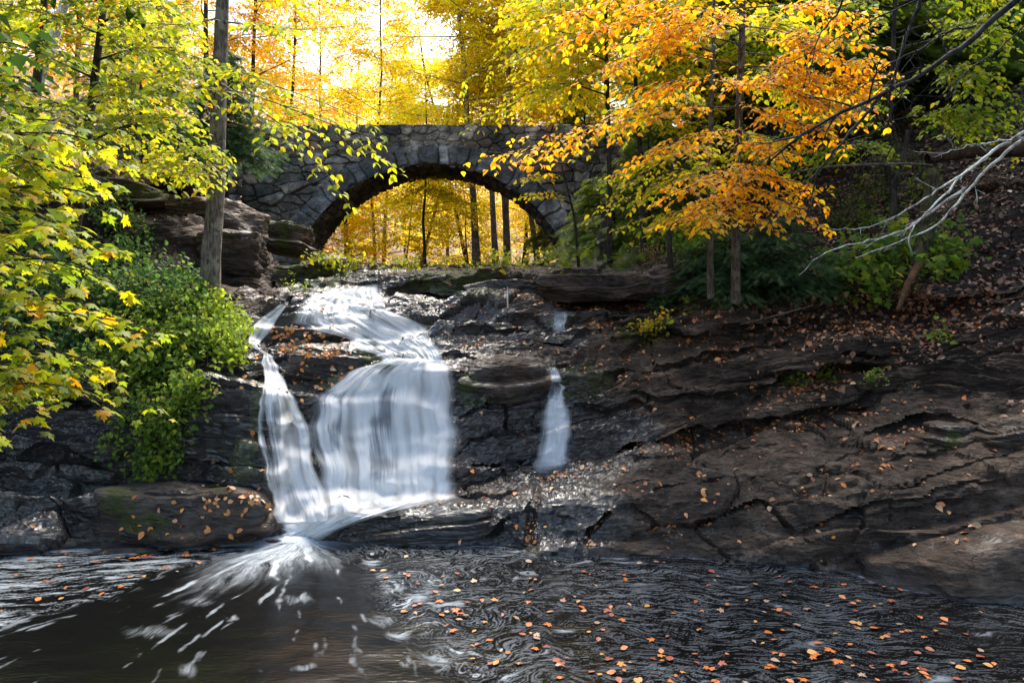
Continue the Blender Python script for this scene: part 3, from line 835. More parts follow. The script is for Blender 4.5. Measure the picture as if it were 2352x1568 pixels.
def build_pool():
    nx, ny = 1640, 500
    xs = np.linspace(-8.0, 8.0, nx); ys = np.linspace(4.1, 9.2, ny)
    gx, gy = np.meshgrid(xs, ys)
    X, Y = to_px(np.stack([gx, gy, gx * 0], -1))
    sx, sy = -2.45, 8.0
    # velocity
    rx, ry = gx - sx, gy - sy
    rr = np.hypot(rx, ry) + .05
    vr = np.stack([rx / rr, ry / rr], -1)
    ex, ey = .5, 3.4
    qx, qy = gx - ex, gy - ey
    qr = np.hypot(qx, qy * 1.2) + .05
    vq = np.stack([qy * 1.2 / qr, -qx / qr * .8], -1)
    vh = np.stack([np.ones_like(gx), -0.13 + 0 * gx], -1)
    right = poly_mask(X, Y, [(745, 1225), (850, 1320), (880, 1400), (930, 1450), (1000, 1520), (1120, 1600)], 60)
    wr = sstep(1100, 1600, X)[..., None]
    vR = vq * (1 - wr) + vh * wr
    nzl = fbm(np.stack([gx * 1.4, gy * 2.5, gx * 0 + 8], -1), 4)
    left = 1 - poly_mask(X + 110 * nzl, Y, [(660, 1225), (600, 1250), (430, 1290), (300, 1345), (160, 1405), (0, 1450), (-200, 1500)], 48)
    vL = np.stack([np.ones_like(gx), .32 * sstep(9, 6, gy) * 1.0], -1)
    left = np.clip(left, 0, 1)
    v = vr * (1 - right - left)[..., None] + vR * right[..., None] + vL * left[..., None]
    # swirls
    def curl(sc, off):
        e = .01
        f = lambda a, b: perlin(np.stack([a * sc, b * sc, 0 * a + off], -1))
        return np.stack([(f(gx, gy + e) - f(gx, gy - e)), -(f(gx + e, gy) - f(gx - e, gy))], -1) / (2 * e) / sc
    cw = (right * (1 - .8 * wr[..., 0]) * .75 + .18)[..., None]
    v = v + cw * (curl(1.6, 3.1) * .8 + curl(5.0, 7.7) * .9 + curl(11.0, 1.7) * .5)
    v /= np.linalg.norm(v, axis=-1)[..., None] + 1e-6
    # line integral convolution of noise
    def lic(n0, L, stepc):
        a = n0.copy(); w = 1.0
        for s in (-1, 1):
            ix = np.tile(np.arange(nx, dtype=float), (ny, 1)); iy = np.tile(np.arange(ny, dtype=float)[:, None], (1, nx))
            for _ in range(L):
                cx_ = np.clip(ix.round().astype(int), 0, nx - 1); cy_ = np.clip(iy.round().astype(int), 0, ny - 1)
                vv = v[cy_, cx_]
                ix = ix + s * vv[..., 0] * stepc / (xs[1] - xs[0]); iy = iy + s * vv[..., 1] * stepc / (ys[1] - ys[0])
                a = a + n0[np.clip(iy.round().astype(int), 0, ny - 1), np.clip(ix.round().astype(int), 0, nx - 1)]
        return a / (2 * L + 1)
    r = np.random.default_rng(11)
    def nrm(a): return (a - a.mean()) / a.std()
    def blur(a, k):
        for _ in range(k):
            a = (a + np.roll(a, 1, 0) + np.roll(a, -1, 0) + np.roll(a, 1, 1) + np.roll(a, -1, 1)) / 5
        return a
    fine = nrm(lic(r.random((ny, nx)), 6, .010))
    mid = nrm(lic(blur(r.random((ny, nx)), 9), 12, .018))
    big = nrm(lic(blur(r.random((ny, nx)), 60), 10, .02))
    lowf = fbm(np.stack([gx * .9, gy * 1.4, gx * 0 + 4], -1), 3)
    # coverage
    fR = sstep(-.1, 1.3, fine + .15 * mid + lowf * .35) * (.19 - .09 * sstep(1300, 2352, X)) * (.55 + .45 * sstep(-.5, .4, lowf)) + sstep(2.4, 3.4, big + mid * .4) * .22
    fL = sstep(-.2, 1.8, mid * .6 + fine * .7 + lowf) * .55
    jet = np.exp(-(rr / 1.1) ** 2) + .8 * np.exp(-((rx + .25 * (sy - gy)) / .35) ** 2) * np.exp(-((sy - gy) / 1.5) ** 2)
    fC = sstep(1.55, 2.6, mid + .3 * big + lowf * .6) * .35 * np.exp(-((rr - 1.0) / 3.0) ** 2) + np.clip(.55 + .14 * mid + .16 * fine, 0, 1) * sstep(.12, 1.3, jet + .05 * mid * (jet > .02)) * .85
    edge = poly_mask(X, Y, [(760, 1225), (850, 1320), (880, 1400), (930, 1450), (1000, 1520), (1120, 1600)], 45) * (1 - poly_mask(X, Y, [(860, 1225), (960, 1320), (1000, 1400), (1060, 1450), (1140, 1520), (1260, 1600)], 60))
    foam = fR * right + fL * left + fC * (1 - right - left) + edge * sstep(.9, 2.4, big * .5 + mid * .9 + .4 * fine) * .45
    foam = np.maximum(foam, np.exp(-(np.hypot(rx / .55, ry / .28)) ** 2) * 1.3)
    for bx, by, bw, bh, ba in [(685, 1375, 30, 12, .5), (905, 1352, 30, 10, .7), (880, 1318, 24, 9, .7), (850, 1290, 24, 8, .7), (960, 1375, 30, 10, .6), (912, 1455, 30, 14, .75), (880, 1425, 34, 10, .5), (1010, 1508, 50, 18, .6), (930, 1520, 14, 10, .6),
                               (700, 1532, 30, 8, .5), (540, 1420, 14, 8, .5), (430, 1540, 20, 16, .4), (350, 1450, 60, 12, .3), (460, 1380, 40, 10, .3), (1290, 1447, 24, 6, .7), (1880, 1478, 30, 7, .6), (1700, 1350, 30, 5, .5), (1800, 1400, 34, 5, .5), (2250, 1455, 26, 6, .5), (1480, 1345, 36, 5, .4), (1540, 1420, 30, 5, .4), (2150, 1560, 60, 8, .5)]:
        dd = np.hypot((X - bx + 12 * lowf) / bw, (Y - by + 4 * mid) / bh)
        foam = np.maximum(foam, .75 * ba * (1 - sstep(.1, 1.3, dd)) * np.clip(.65 + .32 * fine + .2 * mid, 0, 1))
    # thin bright line along the shore
    sh = np.concatenate(SHORE)
    hh, _, _ = np.histogram2d(sh[:, 1], sh[:, 0], bins=[ny // 2, nx // 3], range=[[ys[0], ys[-1]], [xs[0], xs[-1]]])
    hh = (hh > 0).astype(float)
    hh = (hh + np.roll(hh, 1, 0) + np.roll(hh, -1, 0) + np.roll(hh, 1, 1) + np.roll(hh, -1, 1)) / 3
    hh = np.kron(hh, np.ones((2, 3)))[:ny, :nx]
    hh = np.pad(hh, ((0, ny - hh.shape[0]), (0, nx - hh.shape[1])))
    foam = np.maximum(foam, np.clip(blur(hh, 1), 0, 1) * sstep(-.8, 1.6, mid + fine) * .45)
    foam = np.clip(foam, 0, .95)
    return xs, ys, gx, gy, foam
pxs, pys, gx, gy, foam = build_pool()
zw = .006 * fbm(np.stack([gx * 1.5, gy * 2.5, gx * 0], -1), 2)
pv = np.stack([gx, gy, zw], -1)
pool_me = mesh_from("pool", pv.reshape(-1, 3), grid_faces(*gx.shape), attrs={"foam": foam.ravel()}, mat=M_POOL)
link("pool", pool_me, label="dark plunge pool streaked with foam", kind="structure")
oxs = np.array([-22, -8.0, 8.0, 22]); oys = np.array([-12, 4.1, 9.2, 9.6])
ox, oy = np.meshgrid(oxs, oys)
fc = grid_faces(4, 4); fc = np.delete(fc, 4, axis=0)
link("river", mesh_from("river", np.stack([ox, oy, ox * 0 - .002], -1).reshape(-1, 3), fc, attrs={"foam": np.zeros(16)}, mat=M_POOL), label="dark still water around the plunge pool", kind="structure")

#--FALLS
# ------------------------------------------------------------------ falling water draped over the rock
def gsmooth(a, it, ax):
    a = np.moveaxis(a.copy(), ax, 0)
    for _ in range(it):
        a[1:-1] = .25 * a[:-2] + .5 * a[1:-1] + .25 * a[2:]
    return np.moveaxis(a, 0, ax)

def water_sheet(name, label, stations, dens, off=.05, nu=90, nv=150, fade=(.1, .1, .05, .05), sm=6, dadd=None):
    """stations: across-flow polylines in order downstream; dens(u,v) in 0..1"""
    st = np.stack([resample(s, nu) for s in stations])
    tv = np.linspace(0, len(st) - 1, nv)
    k = np.clip(tv.astype(int), 0, len(st) - 2); f = (tv - k)[:, None, None]
    G = st[k] * (1 - f) + st[k + 1] * f
    G = gsmooth(G, 10, 0)
    wv = np.linspace(0, 1, nv)
    if nu > 30:
        for side_ in (0, 1):
            wob = 18 * fbm(np.stack([wv * 5 + len(name) + side_ * 9, wv * 0 + nu, wv * 0], -1), 3)
            ramp_ = np.linspace(1, 0, nu) ** 3 if side_ == 0 else np.linspace(0, 1, nu) ** 3
            G[..., 0] += wob[:, None] * ramp_[None]
    D = np.zeros(G.shape[:2])
    for i in range(nv):
        for j in range(nu):
            h, _ = hit(G[i, j, 0], G[i, j, 1])
            D[i, j] = h.y if h is not None else np.nan
    D = np.where(np.isnan(D), np.nanmean(D), D)
    B = gsmooth(gsmooth(D, sm, 0), sm, 1)
    B = gsmooth(gsmooth(np.minimum(B, D + .02), 3, 0), 3, 1)
    D = np.minimum(B, D) - off
    if sm > 16: D = gsmooth(D, 14, 0) - .03
    D = gsmooth(gsmooth(D, 1, 0), 1, 1)
    if dadd is not None: D = D + dadd
    W = P(G[..., 0], G[..., 1], D)
    W[..., 2] = np.maximum(W[..., 2], .012)
    du = np.linalg.norm(np.diff(W, axis=1), axis=-1).mean(0); dv = np.linalg.norm(np.diff(W, axis=0), axis=-1).mean(1)
    u = np.concatenate([[0], np.cumsum(du)]); v = np.concatenate([[0], np.cumsum(dv)])
    U, Vv = np.meshgrid(u, v)
    U = U + .10 * perlin(np.stack([U * 1.2, Vv * .8, U * 0 + 3], -1))
    un, vn = np.meshgrid(np.linspace(0, 1, nu), np.linspace(0, 1, nv))
    # the sheet has some relief of its own
    W[..., 1] -= .045 * fbm(np.stack([U * 7, Vv * .6, U * 0], -1), 3)
    e = sstep(0, fade[0], un) * sstep(0, fade[1], 1 - un) * (sstep(0, fade[2], vn) if fade[2] else 1) * (sstep(0, fade[3], 1 - vn) if fade[3] else 1)
    ragged = fbm(np.stack([U * 6, Vv * .8, U * 0 + 9], -1), 2)
    e = np.clip(e * (1 + .6 * ragged), 0, 1)
    dn = dens(G[..., 0], G[..., 1], un, vn) + .30 * fbm(np.stack([U * 2.0, Vv * 2.2, U * 0 + 2], -1), 3) + .42 * fbm(np.stack([U * 4.5, Vv * .4, U * 0 + 6], -1), 2)
    me = mesh_from(name, W.reshape(-1, 3), grid_faces(nv, nu), uv=np.stack([U, Vv], -1).reshape(-1, 2), attrs={"dens": dn.ravel(), "edge": e.ravel()}, mat=M_FALL)
    return link(name, me, label=label, kind="structure")

dk = lambda base, *bl: (lambda X, Y, u, v: base + sum(s * blob(X, Y, *b, .8) for s, b in bl))
water_sheet("cascade", "white upper cascade spreading over stepped rock", [
    [(745, 672), (790, 660), (868, 650)],
    [(715, 682), (780, 678), (872, 680)],
    [(675, 712), (770, 705), (890, 705)],
    [(662, 742), (780, 735), (850, 720), (925, 725)],
    [(720, 757), (800, 765), (870, 745), (960, 740)],
    [(785, 775), (850, 790), (930, 775), (992, 770)],
    [(800, 798), (880, 805), (950, 795), (1012, 800)],
    [(870, 818), (930, 820), (1022, 826)],
    [(880, 836), (940, 838), (1024, 836)],
], dk(.62, (-.35, (735, 735, 60, 22)), (-.45, (850, 718, 30, 22)), (.3, (880, 745, 90, 25)), (-.2, (800, 690, 60, 14)), (-.3, (870, 800, 30, 25))), off=.045, nu=110, nv=150, fade=(.12, .07, .05, .0))
water_sheet("waterfall", "broad silky curtain of the main waterfall", [
    [(880, 826), (935, 824), (1026, 826)],
    [(815, 848), (880, 836), (1038, 838)],
    [(755, 880), (860, 862), (1042, 862)],
    [(712, 915), (860, 915), (1048, 930)],
    [(704, 965), (860, 975), (1052, 990)],
    [(712, 1030), (860, 1035), (1056, 1040)],
    [(722, 1100), (860, 1100), (1052, 1090)],
    [(735, 1150), (860, 1140), (1048, 1130)],
    [(738, 1196), (860, 1170), (1062, 1146)],
], dk(.55, (-.30, (887, 920, 20, 62)), (-.36, (752, 955, 50, 70)), (-.25, (885, 1060, 20, 90)), (.35, (940, 1100, 30, 16)), (.35, (890, 1140, 36, 16)), (.35, (1000, 1060, 40, 16)), (.3, (840, 900, 25, 60)), (.3, (985, 950, 55, 120)), (-.25, (735, 890, 50, 30)), (.35, (960, 1110, 120, 40)), (-.25, (875, 1050, 25, 110)), (.2, (800, 1080, 40, 90)), (-.28, (870, 845, 60, 16)), (-.2, (1046, 1000, 25, 90))),
    off=.09, nu=170, nv=190, fade=(.10, .12, .02, .06), sm=24)
water_sheet("waterfall", "narrow left arm of the waterfall pouring down a dark chute", [
    [(604, 812), (624, 812)],
    [(606, 840), (640, 845)],
    [(604, 885), (660, 885)],
    [(592, 945), (692, 940)],
    [(590, 1010), (718, 1000)],
    [(602, 1080), (735, 1070)],
    [(622, 1140), (748, 1140)],
    [(630, 1200), (756, 1196)],
], dk(.58, (-.6, (615, 970, 28, 70)), (.35, (675, 1000, 30, 130)), (-.35, (625, 1060, 22, 60)), (.25, (720, 1150, 40, 50)), (.3, (622, 850, 20, 50))), off=.12, nu=100, nv=170, fade=(.08, .12, .03, .0), sm=20)
water_sheet("rivulet", "thin stream feeding the left chute", [
    [(655, 690), (668, 692)], [(610, 722), (640, 730)], [(578, 745), (625, 760)], [(566, 790), (590, 795)], [(580, 798), (606, 806)], [(604, 812), (624, 818)],
], dk(.55), off=.03, nu=24, nv=70, fade=(.2, .2, .1, .0), sm=3)
water_sheet("side_fall", "small side waterfall right of the main falls", [
    [(1264, 872), (1296, 872)], [(1258, 890), (1298, 890)], [(1250, 925), (1300, 925)], [(1240, 962), (1318, 955)], [(1234, 1010), (1312, 1005)], [(1226, 1060), (1308, 1050)], [(1222, 1104), (1308, 1084)],
], dk(.47, (.25, (1275, 940, 30, 30)), (-.2, (1270, 890, 30, 14)), (.2, (1262, 1080, 40, 30))), off=.06, nu=60, nv=120, fade=(.25, .25, .2, .22), sm=10)
water_sheet("rivulet", "thin trickle falling from the undercut top ledge", [
    [(1163, 657), (1168, 657)], [(1163, 680), (1168, 680)], [(1164, 708), (1169, 708)],
], dk(.36), off=.12, nu=8, nv=30, fade=(.3, .3, .1, .1), sm=4)
water_sheet("rivulet", "film of water sliding over the grey slab above the side fall", [
    [(1268, 712), (1306, 712)], [(1262, 735), (1308, 735)], [(1266, 765), (1300, 765)],
], dk(.25), off=.02, nu=30, nv=50, fade=(.3, .3, .3, .3), sm=3)
water_sheet("rivulet", "thin film of water feeding the side fall from the crack above", [
    [(1252, 838), (1276, 838)], [(1258, 855), (1286, 855)], [(1262, 878), (1296, 878)],
], dk(.35), off=.03, nu=24, nv=30, fade=(.3, .3, .3, .1), sm=3)
# run-out between the foot of the curtain and the pool
water_sheet("rapids", "foaming run out where the falls enter the pool", [
    [(640, 1190), (740, 1178), (870, 1150), (1000, 1136), (1070, 1142)],
    [(636, 1205), (740, 1196), (860, 1172), (960, 1156), (1040, 1150)],
    [(642, 1222), (720, 1216), (790, 1200), (850, 1184), (900, 1172)],
    [(640, 1240), (700, 1240), (750, 1232)],
    [(610, 1262), (680, 1268), (745, 1250)],
], dk(.85, (.2, (700, 1215, 80, 30))), off=.07, nu=120, nv=60, fade=(.08, .4, .3, .25), sm=14)

#--BRIDGE
# ------------------------------------------------------------------ the stone arch bridge
BY, BW = 24.0, 2.3
bpx = BY / F
AX = (992 - CX) * bpx; AR = 5.12; AZ = 2.71; HW = 4.56; RING = .72
ZT = H + (720 - 295) * bpx
STONE = [(4, (.17, .158, .14)), (3, (.23, .215, .19)), (2, (.11, .10, .088)), (1.4, (.22, .16, .125)), (.7, (.27, .16, .11)), (2, (.30, .28, .25))]
def stone_cols(cid):
    c = np.array([s[1] for s in STONE]); w = np.cumsum([s[0] for s in STONE]); w = w / w[-1]
    return c[np.searchsorted(w, np.clip(cid, 0, .9999))] * (.85 + .5 * ((cid * 17.3) % 1))[..., None]
def masonry(name, G, sc, outdir, relief=.09, joint=.05, base=None, seedz=0, stretch=None):
    """G: grid of points; sc: 2D cell coordinates; returns a mesh with stones standing proud of the joints"""
    q = np.stack([sc[..., 0], sc[..., 1], np.full(sc.shape[:2], .5 + seedz)], -1)
    q[..., :2] += .22 * np.stack([perlin(q * 1.3), perlin(q * 1.3 + 9)], -1)
    # rows of irregular stones: offset rows, random widths
    r = np.floor(q[..., 1]); fy = q[..., 1] - r
    x = q[..., 0] + hash01(r, r * 3) * 7
    i = np.floor(x)
    b0 = i + .42 * (hash01(i, r) - .5); b1 = i + 1 + .42 * (hash01(i + 1, r) - .5)
    lo = x < b0; hi = x >= b1
    i2 = np.where(lo, i - 1, np.where(hi, i + 1, i))
    c0 = i2 + .42 * (hash01(i2, r) - .5); c1 = i2 + 1 + .42 * (hash01(i2 + 1, r) - .5)
    fx = (x - c0) / (c1 - c0)
    cid = hash01(i2, r, np.full_like(r, 5 + seedz))
    ex = np.minimum(fx, 1 - fx) * 1.3; ey = np.minimum(fy, 1 - fy)
    e = -np.log(np.exp(-ex * 14) + np.exp(-ey * 14)) / 14
    if base == 'rubble':
        q2 = np.stack([sc[..., 0] * .95, sc[..., 1] * 1.0, np.full(sc.shape[:2], .5)], -1) + .18 * fbm(G * 2.5, 2)[..., None]
        q2[..., 2] = .5
        q2 = q2 + np.array([0, 0, 40 + seedz])
        _, e, cid = voronoi(q2, .75)
        e = e * .85
    prof = sstep(0.0, joint * 2.2, e)
    D = relief * (prof - .4) + relief * .8 * (cid - .5) * prof + .05 * fbm(G * 3, 3) + .02 * fbm(G * 12, 2)
    V = G + outdir * D[..., None]
    C = stone_cols(cid) * np.array([1.12, 1.0, .84]) * (.68 + .32 * prof)[..., None]
    st = fbm(G * .6 + 4, 3)
    C = C * (1.05 - .6 * sstep(-.2, .6, st))[..., None] * (.8 + .4 * np.clip(.5 + fbm(G * 5 + 2, 3), 0, 1))[..., None]
    mossy = sstep(.05, .5, fbm(G * 1.1 + 12, 4))[..., None] * .55
    C = C * (1 - mossy) + np.array([.045, .055, .018]) * mossy
    return V, C

br = empty("stone_bridge", (AX, BY, 4.5), "old fieldstone arch bridge spanning the stream above the falls", "bridge")
def bgrid(name, V, C, flip=False):
    Fq = grid_faces(*V.shape[:2])
    if flip: Fq = Fq[:, ::-1]
    me = mesh_from(name, V.reshape(-1, 3), Fq, cols=C.reshape(-1, 3), mat=M_WALL)
    return link(name, me, br)
def intr(x):   # intrados height at x offset from the arch centre
    return AZ + np.sqrt(np.maximum(AR ** 2 - x ** 2, 0))
# spandrel: columns left of the opening, over it and right of it; the sheet follows the outer edge of the ring
xw = np.linspace(-9.5, 13.0, 900)
RE = AR + RING
dx = xw - AX
low = np.where(np.abs(dx) < HW + RING * .6, AZ + np.sqrt(np.maximum(RE ** 2 - np.clip(np.abs(dx), 0, RE - .01) ** 2, 0)) - .06, 3.2)
low = np.where(np.abs(dx) < HW + RING * .6, low, 3.2)
PZ = ZT - 1.0
tz = np.linspace(0, 1, 190)[:, None]
crown = .10 * np.cos(np.clip(dx / 9, -1, 1) * 1.5)
top = PZ + crown
Gz = low[None] * (1 - tz) + top[None] * tz
G = np.stack([np.broadcast_to(xw, Gz.shape), np.full_like(Gz, BY), Gz], -1)
V, C = masonry("spandrel", G, np.stack([G[..., 0] / .70, G[..., 2] / .34], -1), np.array([0, -1, 0]), relief=.15, base='rubble', joint=.035)
bgrid("spandrel_wall", V, C)
# parapet: smaller rounder stones, standing slightly proud
tz = np.linspace(0, 1, 70)[:, None]
tp = PZ + crown + 1.0 + .02 * fbm(np.stack([xw * 2, xw * 0, xw * 0], -1), 3)
xl = np.linspace(-9.5, 13.0, 900)
Gz = top[None] * (1 - tz) + tp[None] * tz
G = np.stack([np.broadcast_to(xl, Gz.shape), np.full_like(Gz, BY - .05), Gz], -1)
V, C = masonry("parapet", G, np.stack([G[..., 0] / .42, G[..., 2] / .27], -1), np.array([0, -1, 0]), relief=.10, seedz=3, joint=.04, base='rubble')
C = C * np.array([1.25, 1.17, 1.1])
td = np.linspace(0, 1, 16)[:, None]
Gt = np.stack([np.broadcast_to(xl, (16, 900)), BY - .05 + td * .45 + 0 * xl, np.broadcast_to(tp, (16, 900)) + .015 * fbm(np.stack([xl + 0 * td, td * 2 + 0 * xl, 0 * td + 0 * xl], -1) * 3, 3)], -1)
Vt, Ct = masonry("parapet_top", Gt, np.stack([Gt[..., 0] / .6, Gt[..., 1] / .5], -1), np.array([0, 0, 1]), relief=.03, seedz=5)
Ct = Ct * np.array([.7, .75, .55])
bgrid("parapet", np.concatenate([V, Vt]), np.concatenate([C, Ct]))
G = np.stack([np.broadcast_to(xl, Gz.shape), np.full_like(Gz, BY + BW), Gz], -1)
V, C = masonry("parapet", G, np.stack([G[..., 0] / .42, G[..., 2] / .27], -1), np.array([0, 1, 0]), relief=.10, seedz=7)
bgrid("parapet", V, C, True)
# arch ring: long voussoirs side by side
a0 = math.asin(HW / AR)
th = np.linspace(-a0 - .02, a0 + .25, 700)
def ring(y, sgn, nm):
    rr_ = np.linspace(0, 1, 40)[:, None]
    Lr = RING * (1 + .18 * perlin(np.stack([th * 5, th * 0 + y, th * 0], -1)))
    rad = AR + rr_ * Lr[None]
    G = np.stack([AX + rad * np.sin(th), np.full_like(rad, y), AZ + rad * np.cos(th)], -1)
    sc = np.stack([np.broadcast_to(th * AR / .50, rad.shape), .5 + (rr_ - .5) * .93 + 0 * th], -1)
    V, C = masonry(nm, G, sc, np.array([0, sgn, 0]), relief=.11, joint=.05)
    C = C * .55 + np.array([.15, .15, .148]) * (C.mean(-1, keepdims=True) / .13) * .55
    # edges turn back into the wall
    back = G[-1:] + np.array([0, -sgn * .25, 0]); bot = G[:1] + np.array([0, -sgn * .02, 0])
    V = np.concatenate([bot, V, back]); C = np.concatenate([C[:1], C, C[-1:]])
    bgrid(nm, V, C, sgn > 0)
ring(BY - .10, -1, "arch_ring")
ring(BY + BW + .1, 1, "arch_ring")
# barrel (underside)
ty = np.linspace(0, 1, 60)[:, None]
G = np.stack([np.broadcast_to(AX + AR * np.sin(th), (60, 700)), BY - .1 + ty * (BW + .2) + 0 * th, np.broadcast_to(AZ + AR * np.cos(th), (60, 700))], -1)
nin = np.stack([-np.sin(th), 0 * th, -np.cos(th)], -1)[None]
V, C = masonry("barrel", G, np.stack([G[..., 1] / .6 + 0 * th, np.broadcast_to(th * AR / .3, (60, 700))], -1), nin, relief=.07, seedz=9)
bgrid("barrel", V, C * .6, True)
# abutments under the two springings
for s_, zb, x_out in ((-1, 3.2, 3.0), (1, 3.0, 2.0)):
    zt = AZ + AR * math.cos(a0) + .25
    y = np.linspace(BY - .15, BY + BW + .15, 60); z = np.linspace(zb, zt, 60)
    xj = AX + s_ * (HW + .02)
    xx = np.linspace(0, x_out, 60)
    G1 = np.stack(np.broadcast_arrays((xj + s_ * xx)[None, ::-1], BY - .15, z[:, None]), -1)
    V1, C1 = masonry("a", G1, np.stack([G1[..., 0] / .8, G1[..., 2] / .36], -1), np.array([0, -1, 0]), relief=.12)
    G2 = np.stack(np.broadcast_arrays(xj, y[None], z[:, None]), -1)
    V2, C2 = masonry("a", G2, np.stack([G2[..., 1] / .8, G2[..., 2] / .36], -1), np.array([-s_, 0, 0]), relief=.1)
    V = np.concatenate([V1, V2], 1); C = np.concatenate([C1, C2], 1)
    bgrid("abutment", V, C, s_ > 0)
# deck and rear face
acc = Acc()
def quad(a, b, c, d, colr=(.12, .11, .1)): acc.add([a, b, c, d], np.array([[0, 1, 2, 3]]), colr)
quad((-9.5, BY + .4, PZ + .1), (13, BY + .4, PZ + .1), (13, BY + BW - .02, PZ + .1), (-9.5, BY + BW - .02, PZ + .1))
link("deck", acc.mesh("deck", M_WALL, False), br)
tz = np.linspace(0, 1, 60)[:, None]
Gz = low[None, ::3] * (1 - tz) + top[None, ::3] * tz
G = np.stack([np.broadcast_to(xw[::3], Gz.shape), np.full_like(Gz, BY + BW), Gz], -1)
V, C = masonry("spandrel", G, np.stack([G[..., 0] / .62, G[..., 2] / .33], -1), np.array([0, 1, 0]), relief=.08)
bgrid("spandrel_wall", V, C, True)
# approach wall on the left bank
ap = empty("retaining_wall", (-15, BY - .3, 6), "rough dry stone wall running left from the bridge behind the trees", "wall")
xa = np.linspace(-24, -9.4, 420); za = np.linspace(4.5, ZT + .05, 150)
G = np.stack(np.broadcast_arrays(xa[None], BY - .25 + 0 * xa[None], za[:, None]), -1)
V, C = masonry("a", G, np.stack([G[..., 0] / .6, G[..., 2] / .28], -1), np.array([0, -1, 0]), relief=.12, seedz=2)
tt = np.linspace(0, 1, 8)[:, None]
Gt = np.stack(np.broadcast_arrays(xa[None], BY - .25 + tt * .6, ZT + .05), -1)
Vt = Gt + np.array([0, 0, 1]) * (.03 * fbm(Gt * 3, 3))[..., None]
V = np.concatenate([V, Vt]); C = np.concatenate([C, np.full(Vt.shape, .12)])
me = mesh_from("wall_face", V.reshape(-1, 3), grid_faces(*V.shape[:2]), cols=C.reshape(-1, 3), mat=M_WALL)
link("wall_face", me, ap)

#--LITTER
# ------------------------------------------------------------------ fallen leaves
ni, nj = ROCKG.shape[:2]
def scatter(n, weight, seed):
    """points on the bedrock grid chosen by weight (same shape as the grid)"""
    r = np.random.default_rng(seed)
    w = weight.copy(); w[:, -1] = 0; w[-1] = 0
    du = np.linalg.norm(np.gradient(ROCKG, axis=1), axis=-1); dv = np.linalg.norm(np.gradient(ROCKG, axis=0), axis=-1)
    p = (w * du * dv).ravel(); p /= p.sum()
    i = r.choice(len(p), size=n, p=p)
    a, b = i // nj, i % nj
    a2 = np.minimum(a + 1, ni - 1); b2 = np.minimum(b + 1, nj - 1)
    fu = r.random((n, 1)); fv = r.random((n, 1))
    pos = ROCKG[a, b] * (1 - fu) * (1 - fv) + ROCKG[a, b2] * fu * (1 - fv) + ROCKG[a2, b] * (1 - fu) * fv + ROCKG[a2, b2] * fu * fv
    return pos, ROCKN[a, b], r
def litter(name, label, n, weight, colors, size, seed, kind='ovate', lift=.012):
    pos, nm, r = scatter(n, weight, seed)
    nm = nm * .7 + np.array([0, 0, .3]) + r.normal(size=(n, 3)) * .30
    nm /= np.linalg.norm(nm, axis=1)[:, None]
    ax = np.cross(nm, rand_unit(n, r))
    acc = Acc()
    m = r.random(n) < .8
    sz = size * (.45 + .95 * r.random(n) ** 1.4)
    cc = pal(n, colors, .18, r)
    for k, mk in (('ovate', m), ('maple', ~m)):
        leaves(acc, pos[mk] + nm[mk] * lift, ax[mk], nm[mk], sz[mk] * (1 if k == 'ovate' else .8), cc[mk], k, curl=r.uniform(.5, 3.5, mk.sum()))
    link(name, acc.mesh(name, M_DEAD), label=label, kind="stuff")
upw = np.clip((ROCKN[..., 2] - .25) / .5, 0, 1)
dry = ROCKG[..., 2] > .03
conc = ROCKG[..., 2] - gsmooth(gsmooth(ROCKG[..., 2], 12, 0), 12, 1)
crev = sstep(.0, -.07, conc)
pat = np.clip(.25 + 1.6 * fbm(ROCKG * .9 + 3, 3), 0.02, 1.5)
fallsz = np.maximum(blob(PXr, PYr, 870, 1000, 210, 220), blob(PXr, PYr, 880, 745, 120, 90))
wR = upw * dry * (.05 + 2.2 * crev ** 1.5) * pat * sstep(1000, 1250, PXr) * (ROCKG[..., 1] < 16) * sstep(600, 700, PYr)
sdm = np.clip(seam_depth(ROCKG, PXr, PYr - 9) / .12, 0, 1) * (PXr > 1000)
wR = wR + 1.2 * sdm * dry * (PXr < 2500) * np.clip(ROCKN[..., 2], 0, 1) * np.clip(pat, .2, 1.5) * (PYr > 600)
litter("fallen_leaves", "rusty fallen leaves caught on the right rock ledges", 4200, wR * (PXr < 2500), DEAD, .072, 51)
wH = dry * (.3 + crev) * soil * (PXr > 1400) * (ROCKG[..., 1] < 19) * (PXr < 2700) * (PYr < 1000)
litter("fallen_leaves", "brown leaf litter covering the right hillside", 26000, wH, DULL, .09, 52)
wL = upw * dry * (.2 + crev) * (PXr < 1050) * (PXr > -150) * (1 - fallsz) * (ROCKG[..., 1] < 16) * pat
litter("fallen_leaves", "orange and tan leaves scattered on the rocks around the falls", 1500, wL, DEAD, .075, 53)
wL2 = dry * (PXr < 620) * (PXr > -300) * (PYr < 620) * (ROCKG[..., 1] < 23) * upw
litter("fallen_leaves", "brown litter on the shelf of the left cliff", 2500, wL2, DULL, .085, 54)
